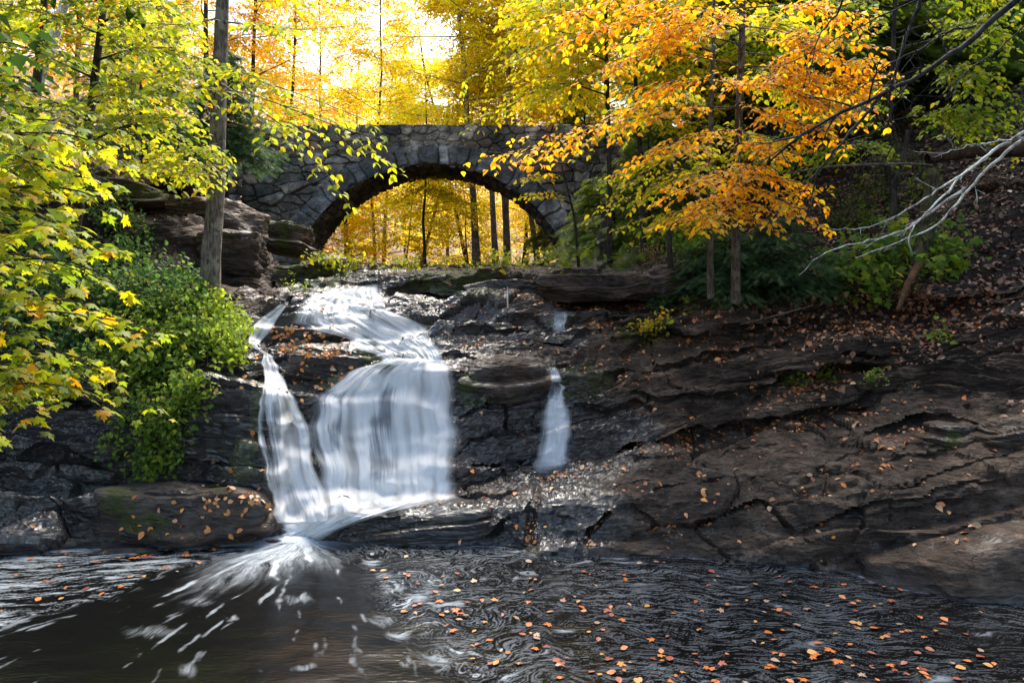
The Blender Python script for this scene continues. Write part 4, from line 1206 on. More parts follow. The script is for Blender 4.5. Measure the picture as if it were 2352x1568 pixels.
# leaves lying on the boulders (found by looking down from above)
def drop_leaves(name, label, spots, colors, size, seed):
    r = np.random.default_rng(seed); acc = Acc()
    P_, A_, N_ = [], [], []
    for X, Y, rx, ry, n in spots:
        for _ in range(n):
            a = X + r.uniform(-rx, rx); b = Y + r.uniform(-ry, ry)
            h, nn = hit(a, b)
            if h is None or h.z < .02: continue
            nn = np.array(nn)
            if nn @ np.array([a - CX, F, CY - b]) > 0: nn = -nn
            if nn[2] < .1: continue
            nn = nn * .8 + r.normal(size=3) * .25; nn /= np.linalg.norm(nn)
            P_.append(np.array(h) + nn * .015); N_.append(nn); A_.append(np.cross(nn, r.normal(size=3)))
    n = len(P_)
    leaves(acc, np.array(P_), np.array(A_), np.array(N_), size * r.uniform(.6, 1.3, n), pal(n, colors, .15, r), 'ovate', curl=r.uniform(.5, 3, n))
    link(name, acc.mesh(name, M_DEAD), label=label, kind="stuff")
BR = [(4, (.62, .20, .03)), (3, (.75, .30, .05)), (2, (.55, .30, .18)), (2, (.45, .12, .04)), (1, (.75, .5, .3))]
drop_leaves("fallen_leaves", "bright orange leaves on the rocks beside the left chute", [(720, 790, 90, 40, 170), (760, 850, 90, 40, 80), (690, 770, 60, 20, 50), (540, 900, 50, 90, 40), (540, 1130, 70, 60, 50), (450, 1190, 190, 50, 45), (700, 900, 50, 40, 15),
            (2100, 1200, 200, 60, 12), (1300, 1200, 350, 80, 30), (1700, 1100, 350, 90, 30)], BR, .075, 61)

#--TREES
# ------------------------------------------------------------------ trees
def tmpl_frond():
    V = []; Fc = []
    n = 8
    for i in range(n):
        t = i / n; w = .30 * math.sin(math.pi * (.12 + .8 * (1 - t))) + .05
        for s in (-1, 1):
            k = len(V)
            V += [[0, t, 0], [0, t + .085, 0], [s * w, t + .13 + .1 * w, -.03]]
            Fc.append([k, k + 1, k + 2] if s > 0 else [k + 1, k, k + 2])
    return np.array(V), np.array(Fc)
TM['frond'] = tmpl_frond()
BK_D, BK_G, BK_M, BK_W = (.04, .033, .027), (.16, .14, .12), (.10, .085, .07), (.5, .5, .47)

def wpath(pts, n=14):
    """pixel+depth control points -> smooth world path"""
    w = np.array([P(*p) for p in pts])
    return smooth_path(w, n, 2)

def make_tree(name, label, group, base, top, r, palette, lsize, n_spray, crown, kind='simple', bark=BK_M, cat="tree", n_limb=14, limb_len=2.6, spray_len=1.1, spray_w=.55, n_side=8, seed=0, fork=None, droop=.25, rise=.45, extra=None, fill=1.0, gap=None, twigs=False):
    """base, top world points; crown=(z0,z1) heights between which limbs start"""
    global rng
    rng = np.random.default_rng(seed + 1000)
    base = np.asarray(base, float); top = np.asarray(top, float)
    root = empty(name, base, label, cat, group)
    ta = Acc(); la = Acc()
    t = np.linspace(0, 1, 18)[:, None]
    path = base * (1 - t) + top * t
    L = np.linalg.norm(top - base)
    path[:, 0] += .02 * L * fbm(np.c_[t * 2.2, t * 0 + seed, t * 0], 2) * np.minimum(t[:, 0] * 4, 1)
    path[:, 1] += .02 * L * fbm(np.c_[t * 2.2, t * 0 + seed, t * 0 + 5], 2) * np.minimum(t[:, 0] * 4, 1)
    rad = r * (1 - .72 * t[:, 0]); rad[0] *= 1.35; rad[1] *= 1.1
    path[0, 2] -= .25
    tube(ta, path, rad, 9 if r > .08 else 6, bark, rough=.12)
    ends = []
    for i in range(n_limb):
        f = (i + rng.uniform(0, .9)) / n_limb
        z = crown[0] + (crown[1] - crown[0]) * f
        tt = np.clip((z - base[2]) / max(top[2] - base[2], .1), .03, .98)
        o = np.array([np.interp(tt, t[:, 0], path[:, k]) for k in range(3)])
        az = i * 2.4 + rng.uniform(-.5, .5)
        ll = limb_len * (1 - .55 * abs(2 * f - .7)) * rng.uniform(.7, 1.15)
        s = np.linspace(0, 1, 7)[:, None]
        d = np.array([math.cos(az), math.sin(az), 0])
        side = np.array([-math.sin(az), math.cos(az), 0])
        lp = o + d * s * ll + np.array([0, 0, 1]) * (rise * ll * (s - .35 * s ** 2)) + side * (.12 * ll * np.sin(s * 3 + seed + i)) * s
        tube(ta, lp, [r * .32 * (1 - .5 * tt), .012], 4, bark)
        ends.append(lp)
    if extra:
        for ep, er in extra:
            tube(ta, ep, er, 7, bark, rough=.1)
            ends += [ep[len(ep) // 3:]] * 3
    per = max(1, n_spray // max(1, len(ends)))
    for lp in ends:
        for j in range(per):
            q = rng.uniform(.25, 1) if rng.random() < .8 else rng.uniform(0, .4)
            o = np.array([np.interp(q * (len(lp) - 1), np.arange(len(lp)), lp[:, k]) for k in range(3)])
            d = lp[-1] - lp[0]; az = math.atan2(d[1], d[0]) + rng.uniform(-1.3, 1.3)
            dd = np.array([math.cos(az), math.sin(az), rng.uniform(-.1, .35)])
            o = o + rng.normal(size=3) * np.array([.2, .2, .35])
            ln = spray_len * rng.uniform(.6, 1.2)
            s = np.linspace(0, 1, 5)[:, None]
            sp = o + dd * s * ln - np.array([0, 0, 1]) * (s ** 2) * ln * droop
            if gap is not None and gap(sp[2]): continue
            tube(ta, sp[[0, 2, 4]], [.008, .003], 3, bark)
            spray(la, ta if twigs else None, sp, spray_w, n_side, lsize, palette, kind, droop=droop, fill=fill)
    link("trunk", ta.mesh("trunk", M_BARK), root)
    if la.n: link("crown", la.mesh("crown", M_LEAF, smooth=(kind != 'frond')), root)
    return root

def ground_at(x, y):
    return max(drop(x, y), float(gz(np.array(x), np.array(y))) if y > 27 else -9) if y < 31 else float(gz(np.array(x), np.array(y)))

BG = "autumn trees in the forest behind the bridge"
# X at ground, depth, height, trunk r, palette, lean px, crown start fraction, bark, label
FOREST = [
 (975, 27.5, 7.5, .07, YGR, 0, .25, BK_D, "slim dark stemmed sapling standing in the middle of the arch"),
 (1095, 30, 17, .17, YEL, -25, .35, BK_G, "straight grey brown trunk right of the arch middle with yellow leaves"),
 (1140, 33, 18, .16, YEL, -30, .3, BK_G, "leaning pale trunk between the two straight ones in the right half of the arch"),
 (1163, 29, 15, .12, YGR, 2, .5, BK_G, "straight pale grey trunk seen through the right half of the arch"),
 (1256, 31, 13, .09, YEL, -30, .35, BK_W, "thin whitish leaning trunk at the right end of the arch"),
 (800, 35, 7.5, .16, ORG, -10, .15, BK_D, "low spreading dark forked tree with orange leaves inside the left of the arch"),
 (735, 31, 7.0, .07, YEL, 10, .1, BK_M, "yellow understorey tree right against the left jamb of the arch"),
 (880, 40, 13, .12, YOR, 10, .1, BK_G, "bright yellow tree far back in the left half of the arch"),
 (1030, 44, 14, .13, YEL, 0, .1, BK_M, "yellow maple far back behind the slim dark sapling"),
 (1200, 39, 13, .12, YGR, 10, .1, BK_D, "yellow green tree far back between the pale trunk and the leaning one"),
 (930, 33, 5.0, .05, YGR, 10, .1, BK_M, "short yellow green bush like tree low inside the arch"),
 (1080, 37, 6.0, .06, YEL, -10, .1, BK_M, "short yellow tree behind the straight grey brown trunk"),
 (1290, 36, 16, .13, YGR, 10, .15, BK_M, "yellow green tree rising over the right haunch of the bridge"),
 (650, 38, 17, .14, YOR, 15, .25, BK_D, "golden tree with dark limbs above the left haunch of the bridge"),
 (560, 32, 17, .14, YEL, 20, .3, BK_D, "golden tree just right of the big foreground trunk"),
 (450, 30, 17, .13, YOR, 20, .3, BK_D, "golden tree just left of the big foreground trunk"),
 (330, 34, 18, .13, YEL, -10, .25, BK_M, "golden tree above the left retaining wall"),
 (290, 31, 17, .12, YEL, 5, .45, BK_W, "white birch stem in front of golden leaves at upper left"),
 (170, 31, 16, .14, YOR, 10, .25, BK_M, "yellow green tree behind the white slanting birch"),
 (30, 29, 16, .14, YGR, -10, .25, BK_M, "yellow green tree at the far upper left corner"),
 (-120, 29, 17, .14, YGR, -10, .25, BK_M, "yellow green tree just beyond the left edge"),
 (800, 50, 16, .15, YEL, 10, .2, BK_M, "distant golden tree left of the bright gap of sky"),
 (1210, 47, 20, .16, YOR, 10, .2, BK_M, "distant golden tree right of the bright gap of sky"),
 (1400, 31, 18, .15, YOR, -10, .25, BK_M, "tall yellow green tree above the right end of the arch"),
 (1330, 44, 22, .16, ORG, 20, .4, BK_G, "tall orange topped tree at the top right of the sky gap"),
 (1240, 32, 17, .14, YEL, -60, .55, BK_G, "bare lower trunk leaning left above the parapet right of centre"),
 (1170, 34, 15, .11, YGR, 0, .55, BK_G, "slender grey trunk rising just right of the parapet middle"),
 (1080, 38, 15, .12, YEL, -60, .5, BK_D, "dark crooked tree leaning left above the middle of the parapet"),
 (960, 36, 12.5, .10, YEL, 60, .45, BK_D, "low crooked tree leaning right above the middle of the parapet"),
 (1470, 20, 14, .10, ORG, -10, .55, BK_D, "orange beech behind the front one reaching over the right haunch of the bridge"),
 (860, 36, 17, .10, YEL, 5, .3, BK_M, "golden tree filling the view just left of the bright sky gap"),
 (740, 44, 19, .12, YOR, -5, .35, BK_M, "distant golden tree above the left half of the parapet"),
 (930, 58, 19, .13, YEL, 5, .3, BK_M, "farthest golden tree below the bright sky gap"),
 (1480, 14.5, 9.5, .06, YEL, -20, .35, BK_D, "slender yellow beech filling the gap left of the two grey trunks"),
 (1600, 15, 9.5, .06, YGR, 10, .35, BK_D, "slender yellow green beech behind the orange leaves"),
 (1850, 16, 9, .06, YGR, 10, .4, BK_D, "slender yellow green tree between orange leaves and hillside hemlocks"),
 (1530, 28, 17, .15, YGR, 0, .2, BK_M, "green and yellow tree behind the orange beech leaves"),
 (1680, 27, 16, .15, YOR, 10, .2, BK_M, "green and yellow tree above the orange beech leaves"),
]
GAPS = [(1005, 80, 50, 60), (1010, 215, 60, 26), (715, 120, 36, 50)]
def skygap(p):
    X, Y = to_px(p)
    if Y < -140: return True
    if p[1] < 26: return False
    return any(((X - a) / c) ** 2 + ((Y - b) / d) ** 2 < 1 for a, b, c, d in GAPS) and rng.random() < .85
for i, (X, d, h, r, pl, lean, cs, bk, lab) in enumerate(FOREST):
    x = (X - CX) / F * d
    z = ground_at(x, d)
    small = h < 9
    if 700 < X < 1310 and h <= 16 and pl in (YEL, YGR, YOR): pl = [(5, (.92, .74, .02)), (3, (.80, .78, .03)), (1.5, (.92, .58, .02)), (1, (.5, .6, .03))]
    make_tree("tree", lab, BG, (x, d, z), (x + lean / F * d * 2.2, d + .3, z + h), r, pl, .20 if d > 36 else .17, 130 if small else 230, (z + h * cs, z + h * .97),
              bark=bk, n_limb=12 if small else 22, limb_len=2.1 if small else 3.4, spray_len=1.3, spray_w=.8, n_side=8, seed=i, gap=skygap, rise=.3)

# ------------------------------------------------------------------ the far wood
def far_wood():
    global rng
    rng = np.random.default_rng(77)
    acc = Acc()
    n = 110000
    y = 58 + 90 * rng.random(n) ** 1.3
    x = rng.uniform(-1, 1, n) * (.95 * y + 10)
    z = gz(x, y)
    hgt = rng.random(n) ** .7 * (15 + 5 * perlin(np.stack([x * .12, y * .12, x * 0], -1)))
    p = np.stack([x, y, z + hgt], -1)
    keep = fbm(p * .35, 3) > -.18
    X, Y = to_px(p)
    keep &= ~((np.hypot((X - 1010) / 70, (Y - 90) / 80) < 1) | (np.hypot((X - 715) / 40, (Y - 120) / 60) < 1))
    p = p[keep]; n = len(p)
    c = pal(n, YEL, .15); mk = fbm(p * .08 + 8, 2) > -.3
    c[mk] = pal(int(mk.sum()), ORP, .15)
    leaves(acc, p, rand_unit(n) + np.array([0, 0, -.5]), rand_unit(n) + np.array([0, -.3, .8]), rng.uniform(.3, .75, n), c, 'simple')
    link("far_woods", acc.mesh("far_woods", M_LEAF), label="hazy pink and gold woods on the far hillside", kind="stuff")
far_wood()

# conifers and dark trees
def hemlock(name, label, base, h, r, seed, rad=2.2, nb=46, dens=3, pl=DGR, z0=.12, bark=BK_D, group="hemlocks on the banks", fs=.2):
    global rng
    rng = np.random.default_rng(seed)
    base = np.asarray(base, float)
    root = empty(name, base, label, "hemlock", group)
    ta = Acc(); la = Acc()
    t = np.linspace(0, 1, 12)[:, None]
    path = base + np.array([0, 0, h]) * t + np.c_[.1 * np.sin(t * 4 + seed), .05 * t, 0 * t] * r * 4
    path[0, 2] -= .3
    tube(ta, path, r * (1 - .85 * t[:, 0]), 8, bark, rough=.12)
    for i in range(nb):
        f = z0 + (1 - z0) * (i + rng.random()) / nb
        o = base + np.array([0, 0, h * f])
        ll = rad * (1 - f) ** .65 * rng.uniform(.75, 1.1) + .25
        az = i * 2.4 + rng.uniform(-.4, .4)
        d = np.array([math.cos(az), math.sin(az), 0])
        s = np.linspace(0, 1, 8)[:, None]
        lp = o + d * s * ll + np.array([0, 0, 1]) * (.12 * ll * s - .38 * ll * s ** 2)
        tube(ta, lp, [.012 + .15 * r, .004], 4, bark)
        spray(la, None, lp, ll * .42, int(8 + ll * 7), fs, pl, 'frond', droop=.35, flat=.12, lstep=.42)
        for _ in range(dens - 1):
            q = rng.integers(2, 7)
            a2 = az + rng.choice([-1, 1]) * rng.uniform(.4, .9)
            d2 = np.array([math.cos(a2), math.sin(a2), -.1])
            sp = lp[q] + d2 * s[:5] * ll * .9 - np.array([0, 0, .3]) * s[:5] ** 2 * ll
            spray(la, None, sp, ll * .32, int(5 + ll * 4), fs, pl, 'frond', droop=.35, flat=.12, lstep=.42)
    link("trunk", ta.mesh("trunk", M_BARK), root)
    link("crown", la.mesh("crown", M_LEAF, smooth=False), root)
    return root
def gb(X, d, Yfix=None):
    x = (X - CX) / F * d
    return (x, d, ground_at(x, d) if Yfix is None else H - (Yfix - CY) / F * d)
HG = [(3, (.09, .15, .02)), (2, (.15, .22, .025)), (1, (.28, .32, .03))]
HB = [(3, (.035, .085, .04)), (2, (.06, .12, .05)), (1, (.11, .17, .05))]
hemlock("hemlock", "young dark hemlock in front of the right foot of the arch", gb(1490, 16.5), 3.2, .06, 201, rad=1.3, nb=40, pl=HG)
hemlock("hemlock", "dense hemlock right of the arch hiding the end of the bridge", gb(1650, 18.5), 6.5, .10, 202, rad=2.0, nb=50, pl=HG)
hemlock("hemlock", "tall hemlock above the orange beech leaves", gb(1590, 21), 12, .12, 203, rad=2.4, nb=80, dens=4, pl=HG, fs=.26, z0=.35)
hemlock("hemlock", "smallest hemlock right against the right foot of the arch", gb(1375, 18), 2.3, .05, 213, rad=.85, nb=30, pl=HG)
hemlock("hemlock", "hemlock with drooping boughs in front of the far left end of the bridge", gb(520, 20), 4.8, .08, 204, rad=1.3, nb=50, pl=HB, z0=.35)
hemlock("hemlock", "tall green hemlock above the right end of the parapet", gb(1340, 30), 8.5, .12, 206, rad=2.3, nb=60, dens=4, pl=HG, fs=.26)
hemlock("hemlock", "shaggy hemlock with a bare lower trunk on the right bank", gb(1780, 16), 9, .13, 207, rad=2.4, nb=56, z0=.28, pl=HG)
hemlock("hemlock", "dark hemlock high on the right hillside", gb(2000, 17), 9, .13, 208, rad=2.5, nb=56, z0=.2, pl=HG)
hemlock("hemlock", "dark hemlock high on the hillside nearest the upper right corner", gb(2280, 17.5), 8, .13, 209, rad=2.4, nb=50, z0=.35, pl=HG)
hemlock("hemlock", "dark hemlock behind the left cliff under the wall", gb(330, 18.5), 5, .11, 210, rad=2.0, nb=40, pl=HB)
hemlock("hemlock", "small blue green hemlock sprig at the right end of the top ledge", gb(1665, 11.6), 1.15, .03, 211, rad=.95, nb=22, pl=HB, fs=.15)
hemlock("hemlock", "low blue green hemlock beside the leafy slope right of the top ledge", gb(1770, 11.3), 1.3, .03, 212, rad=1.0, nb=22, pl=HB, fs=.15)

def px_tree(name, label, cat, group, base, top, r, limbs, palette, lsize, kind='ovate', bark=BK_M, seed=1, w=.5, side=16, fill=.95, droop=.3, sub=2, tr=.02, flat=.2):
    """a tree whose limbs are given by hand; every limb carries flat tiers of leaves. limbs: list of point lists"""
    global rng
    rng = np.random.default_rng(seed)
    base = np.asarray(base, float)
    root = empty(name, base, label, cat, group)
    ta = Acc(); la = Acc()
    tp = smooth_path(np.array([base, *[np.asarray(q, float) for q in top]]), 24, 3)
    tube(ta, tp, [r * 1.25, r, r * .8, r * .6], 14, bark, rough=.12)
    for pts in limbs:
        lp = wpath(pts, 16)
        # start the limb on the trunk
        k = np.argmin(np.linalg.norm(tp - lp[0], axis=1))
        if np.linalg.norm(tp[k] - lp[0]) > .08: lp = smooth_path(np.vstack([tp[k], lp]), 20, 1)
        tube(ta, lp, [tr, tr * .5, .004], 6, bark)
        spray(la, ta, lp[4:], w, side, lsize, palette, kind, droop=droop, tw_r=.003, fill=fill, flat=flat, twig_c=bark)
        for j in range(sub):
            q = rng.integers(6, len(lp) - 3)
            d = lp[q + 1] - lp[q - 1]; d /= np.linalg.norm(d)
            sd = np.cross(d, [0, 0, 1]); sd /= np.linalg.norm(sd) + 1e-6
            sgn = rng.choice([-1, 1])
            ln = w * rng.uniform(1.1, 2.0)
            s = np.linspace(0, 1, 8)[:, None]
            dd = d * .7 + sd * sgn * .8 + np.array([0, 0, rng.uniform(-.25, .3)])
            sp = lp[q] + dd * s * ln - np.array([0, 0, 1]) * s ** 2 * ln * .22
            tube(ta, sp, [.006, .003], 4, bark)
            spray(la, ta, sp, w * .7, max(6, side // 2), lsize, palette, kind, droop=droop, tw_r=.0025, fill=fill, flat=flat, twig_c=bark)
    link("trunk", ta.mesh("trunk", M_BARK), root)
    link("crown", la.mesh("crown", M_LEAF), root)
    return root

# the big trunk left of the falls and the leafy tiers that hang from it
bX = 482
base = P(480, 712, 10.2)
px_tree("tree", "large grey trunk with patchy lichen rooted beside the bush left of the falls", "tree", None, base,
        [P(487, 560, 10.15), P(500, 400, 10.1), P(500, 230, 10.05), P(510, 60, 10.0), P(520, -300, 9.9)], .118,
        [[(505, 150, 10), (560, 175, 9.2), (640, 200, 8.6), (740, 235, 8.2), (850, 280, 8.0)],
         [(505, 130, 10), (430, 160, 9.4), (350, 180, 8.8), (280, 185, 8.5)],
         [(503, 210, 10), (450, 200, 9), (560, 210, 8.2), (660, 245, 7.8), (760, 290, 7.6), (880, 320, 7.4)],
         [(510, 50, 10), (600, 60, 9.3), (700, 70, 8.8), (800, 60, 8.5)],
         [(510, 40, 10), (420, 60, 9.2), (330, 50, 8.7), (240, 70, 8.5)],
         [(500, 330, 10), (470, 340, 9.6), (420, 352, 9.2), (370, 350, 9)],
         [(498, 380, 10), (470, 380, 9.6), (440, 388, 9.3), (410, 395, 9)],
         [(505, 190, 10), (580, 240, 9), (650, 290, 8.6), (720, 340, 8.4), (760, 420, 8.3), (800, 470, 8.2)],
         [(512, 0, 10), (600, -30, 9), (720, -30, 8.5), (860, 10, 8.2)],
         ], [(5, (.42, .46, .02)), (3, (.28, .38, .025)), (3, (.60, .55, .015)), (.7, (.75, .42, .02))], .105, bark=BK_G, seed=301, w=.42, side=16, sub=3, tr=.016, fill=.8)
LG = "leafy understorey trees on the left bank"
px_tree("tree", "green and yellow understorey tree with dark stems at the upper left", "tree", LG, P(150, 660, 9.8),
        [P(190, 420, 9.8), P(215, 200, 9.7), P(240, 0, 9.6), P(260, -200, 9.6)], .06,
        [[(195, 380, 9.8), (120, 330, 9.2), (50, 290, 8.6), (-40, 280, 8.2)], [(200, 330, 9.8), (280, 290, 9.2), (360, 270, 8.8), (430, 270, 8.5)],
         [(205, 280, 9.8), (120, 230, 9.2), (40, 200, 8.6), (-50, 190, 8.2)], [(210, 240, 9.8), (300, 210, 9), (400, 210, 8.6), (470, 230, 8.4)],
         [(215, 180, 9.7), (130, 140, 9.0), (40, 100, 8.4), (-60, 90, 8.2)], [(220, 140, 9.7), (310, 110, 9), (400, 110, 8.4)],
         [(230, 80, 9.7), (140, 40, 9), (60, 20, 8.4)], [(235, 50, 9.7), (330, 20, 9), (430, 10, 8.6)], [(190, 420, 9.8), (100, 400, 9.2), (30, 370, 8.8)],
         [(240, 20, 9.6), (180, -40, 9), (90, -40, 8.6)], [(215, 260, 9.8), (150, 270, 8.8), (90, 250, 8.2), (20, 240, 7.9)]],
        [(5, (.20, .28, .03)), (3, (.34, .40, .025)), (2, (.55, .5, .02)), (.5, (.75, .38, .02))], .11, bark=BK_D, seed=302, w=.6, side=16, sub=4)
px_tree("tree", "dense green tree behind the dark stemmed one above the left cliff", "tree", LG, gb(60, 14),
        [P(70, 300, 13.8), P(90, 150, 13.6), P(110, -100, 13.5)], .09,
        [[(75, 300, 13.8), (-20, 280, 13), (-100, 260, 12)], [(75, 280, 13.8), (190, 300, 13), (300, 310, 12.5)], [(80, 240, 13.8), (200, 240, 13), (320, 240, 12.5), (430, 250, 12.2)], [(85, 200, 13.6), (0, 160, 13), (-80, 150, 12)],
         [(90, 150, 13.6), (200, 150, 13), (340, 150, 12.5)], [(95, 100, 13.6), (0, 60, 13)], [(100, 50, 13.6), (200, 60, 13), (330, 70, 12.5)], [(105, 0, 13.6), (0, -20, 13), (-80, 0, 12)], [(105, 0, 13.6), (220, -20, 13), (330, -20, 12.5)],
         [(80, 320, 13.8), (190, 350, 13), (290, 370, 12.4), (400, 360, 12)]],
        YGR, .13, bark=BK_D, seed=303, w=.9, side=16, sub=5)
px_tree("tree", "white birch stem slanting up to the right at the upper left", "tree", None, gb(60, 16), [P(80, 200, 15.8), P(112, 120, 15.5), P(140, 40, 15.3), P(170, -80, 15)], .14,
        [[(150, 20, 15.2), (240, -10, 14.8), (330, 0, 14.2)], [(140, 40, 15.3), (60, 10, 15), (-20, 0, 14.6)]], YGR, .13, bark=(.62, .62, .6), seed=304, w=.7, side=12)
# near maple leaning in from the left
MX = []
for (x1, y1, d1) in [(275, 330, 3.6), (235, 300, 3.9), (280, 455, 3.7), (270, 540, 3.6), (265, 620, 3.7), (205, 400, 4.0), (290, 740, 3.8), (250, 830, 3.7), (250, 905, 3.9), (170, 700, 4.1), (150, 610, 4.2), (120, 500, 3.6), (90, 380, 3.5), (110, 790, 3.6), (60, 870, 4.0), (180, 870, 4.2), (40, 650, 3.5), (160, 320, 4.2), (60, 940, 4.1)]:
    MX.append([(-160, y1 + 40, d1 + .3), (-60, y1 - 20, d1 + .2), (x1 * .45, y1 - 28, d1 + .1), (x1 * .74, y1 - 15, d1), (x1 * .92, y1 + 15, d1 - .05)])
px_tree("maple_tree", "near maple with yellow green leaves reaching in from the left edge", "maple tree", None, (-6.3, 7.3, max(.1, drop(-6.3, 7.3)) - .2),
        [(-5.8, 6.3, 1.6), (-4.9, 4.9, 2.6), (-4.2, 4.2, 3.8), (-4.0, 4.1, 5.0)], .06, MX, MAP, .088, kind='maple', bark=BK_D, seed=305, w=.30, side=13, sub=4, tr=.011, droop=.45, fill=.72, flat=.16)
# orange beech on the right
ORL = []
for pts in [
    [(1700, 250, 8.5), (1560, 240, 8), (1430, 250, 7.6), (1300, 320, 7.6), (1180, 350, 7.6), (1075, 372, 7.6)],
    [(1700, 250, 8.5), (1500, 260, 8), (1350, 300, 7.8), (1240, 310, 7.6), (1180, 320, 7.6)],
    [(1700, 150, 8.5), (1600, 130, 8.2), (1500, 120, 8), (1400, 150, 7.8), (1330, 190, 7.6)],
    [(1700, 100, 8.5), (1600, 80, 8.2), (1500, 90, 8), (1390, 110, 7.8)],
    [(1700, 200, 8.5), (1620, 180, 8), (1500, 190, 7.8), (1420, 215, 7.6)],
    [(1700, 60, 8.5), (1800, 70, 8), (1900, 130, 7.6), (2010, 160, 7.4)], [(1700, 120, 8.5), (1800, 130, 8), (1900, 180, 7.6), (2060, 170, 7.4)],
    [(1700, 180, 8.5), (1800, 200, 8), (1880, 240, 7.8), (1960, 250, 7.5)], [(1700, 20, 8.5), (1820, 10, 8), (1930, 20, 7.6), (2000, 40, 7.6)],
    [(1700, 240, 8.5), (1760, 260, 8), (1850, 290, 7.7), (1930, 270, 7.6)], [(1700, 20, 8.5), (1600, 20, 8), (1500, 30, 7.8), (1400, 60, 7.6)],
    [(1700, 330, 8.5), (1740, 330, 8), (1790, 330, 7.7), (1860, 330, 7.5)], [(1700, 380, 8.6), (1650, 400, 8), (1600, 420, 7.7), (1550, 460, 7.5)],
    [(1700, 400, 8.6), (1760, 400, 8), (1830, 420, 7.7), (1900, 430, 7.5)], [(1700, 430, 8.6), (1650, 460, 8), (1590, 490, 7.6), (1530, 520, 7.4)],
    [(1700, 450, 8.6), (1690, 480, 8), (1660, 500, 7.6), (1600, 520, 7.4)], [(1700, 430, 8.6), (1750, 440, 8), (1800, 460, 7.6), (1850, 500, 7.4)],
    [(1700, 0, 8.5), (1560, -20, 8), (1430, -10, 7.8), (1330, 10, 7.6)], [(1700, 300, 8.5), (1620, 300, 8), (1560, 320, 7.7), (1500, 360, 7.5)],
    [(1700, 60, 8.5), (1640, 40, 8), (1560, 60, 7.6)], [(1700, 100, 8.5), (1820, 90, 8), (1930, 90, 7.5), (2030, 110, 7.3)], [(1700, 150, 8.5), (1850, 160, 8), (1960, 200, 7.6), (2040, 210, 7.4)],
    [(1700, 60, 8.5), (1480, 50, 8), (1330, 80, 7.8), (1230, 120, 7.6)], [(1700, -10, 8.5), (1480, -10, 8), (1300, 30, 7.8), (1210, 50, 7.6)], [(1700, 210, 8.5), (1760, 170, 8), (1830, 180, 7.6)]]:
    ORL.append(pts)
px_tree("beech_tree", "orange leaved beech with a slim grey trunk spreading over the right bank", "beech tree", None, P(1690, 600, 9.9) * np.array([1, 1, 1]) + np.array([0, 0, -.6]),
        [P(1690, 420, 9.4), P(1698, 250, 8.8), P(1703, 150, 8.6), P(1706, -60, 8.5), P(1710, -300, 8.4)], .052, ORL, ORG, .085, bark=BK_M, seed=306, w=.32, side=18, sub=5, tr=.011, fill=.8, droop=.3)
px_tree("beech_tree", "yellow green beech tiers below the orange leaves on the right bank", "beech tree", None, P(1632, 610, 10.4) + np.array([0, 0, -.5]),
        [P(1630, 420, 10.3), P(1634, 250, 10.2), P(1640, 0, 10.1)], .042,
        [[(1632, 330, 10.2), (1580, 340, 9.6), (1530, 370, 9.2)], [(1632, 380, 10.2), (1570, 400, 9.6), (1520, 430, 9.2)], [(1632, 300, 10.2), (1700, 300, 9.8), (1770, 330, 9.4)], [(1632, 250, 10.2), (1560, 220, 9.6), (1460, 230, 9.2)],
         [(1632, 200, 10.2), (1700, 180, 9.8), (1800, 190, 9.4)], [(1635, 120, 10.2), (1550, 80, 9.6), (1440, 90, 9.2)], [(1635, 120, 10.2), (1720, 60, 9.6), (1830, 60, 9.2)], [(1632, 470, 10.3), (1580, 480, 9.8), (1530, 500, 9.5)]],
        [(4, (.40, .44, .02)), (3, (.62, .5, .02)), (2, (.75, .5, .015)), (1, (.2, .3, .03))], .10, bark=BK_M, seed=307, w=.6, side=14, sub=6)
px_tree("beech_tree", "dark stemmed yellow green tree spreading under the hemlocks at the upper right", "beech tree", None, gb(2040, 12.5),
        [P(2040, 300, 12.4), P(2050, 150, 12.3), P(2060, -100, 12.2)], .05,
        [[(2042, 250, 12.4), (1950, 230, 11.8), (1860, 250, 11.2)], [(2045, 180, 12.3), (2150, 150, 11.8), (2250, 170, 11.2)], [(2050, 120, 12.3), (1950, 80, 11.8), (1840, 90, 11.2)], [(2050, 80, 12.3), (2150, 50, 11.8), (2270, 60, 11.2)],
         [(2055, 20, 12.2), (1950, 0, 11.8), (1850, 10, 11.2)], [(2055, 10, 12.2), (2180, -20, 11.8), (2300, 0, 11.4)], [(2042, 280, 12.4), (2120, 260, 11.8), (2210, 260, 11.4)], [(2044, 320, 12.4), (1960, 330, 11.8), (1900, 350, 11.4)]],
        [(4, (.22, .30, .02)), (3, (.35, .40, .02)), (1, (.6, .5, .02)), (2, (.12, .2, .02))], .12, bark=BK_D, seed=309, w=.8, side=14, sub=6)
px_tree("beech_tree", "yellow and green sapling tiers between the parapet and the orange beech", "beech tree", None, gb(1400, 14.5),
        [P(1400, 400, 14.3), P(1395, 200, 14.2), P(1390, -60, 14)], .05,
        [[(1396, 220, 14.2), (1310, 190, 13.6), (1220, 200, 13)], [(1395, 140, 14.2), (1300, 100, 13.6), (1200, 110, 13)], [(1395, 60, 14.2), (1300, 20, 13.6), (1200, 30, 13)],
         [(1398, 280, 14.2), (1470, 260, 13.6), (1550, 280, 13)], [(1396, 180, 14.2), (1480, 150, 13.6), (1570, 160, 13)], [(1396, 90, 14.2), (1480, 60, 13.6), (1570, 60, 13)], [(1392, 0, 14.2), (1300, -30, 13.6)], [(1392, 0, 14.2), (1480, -20, 13.6)]],
        [(4, (.45, .48, .02)), (3, (.65, .58, .02)), (2, (.8, .5, .015)), (1.5, (.22, .3, .02))], .12, bark=BK_D, seed=310, w=.9, side=14, sub=5)
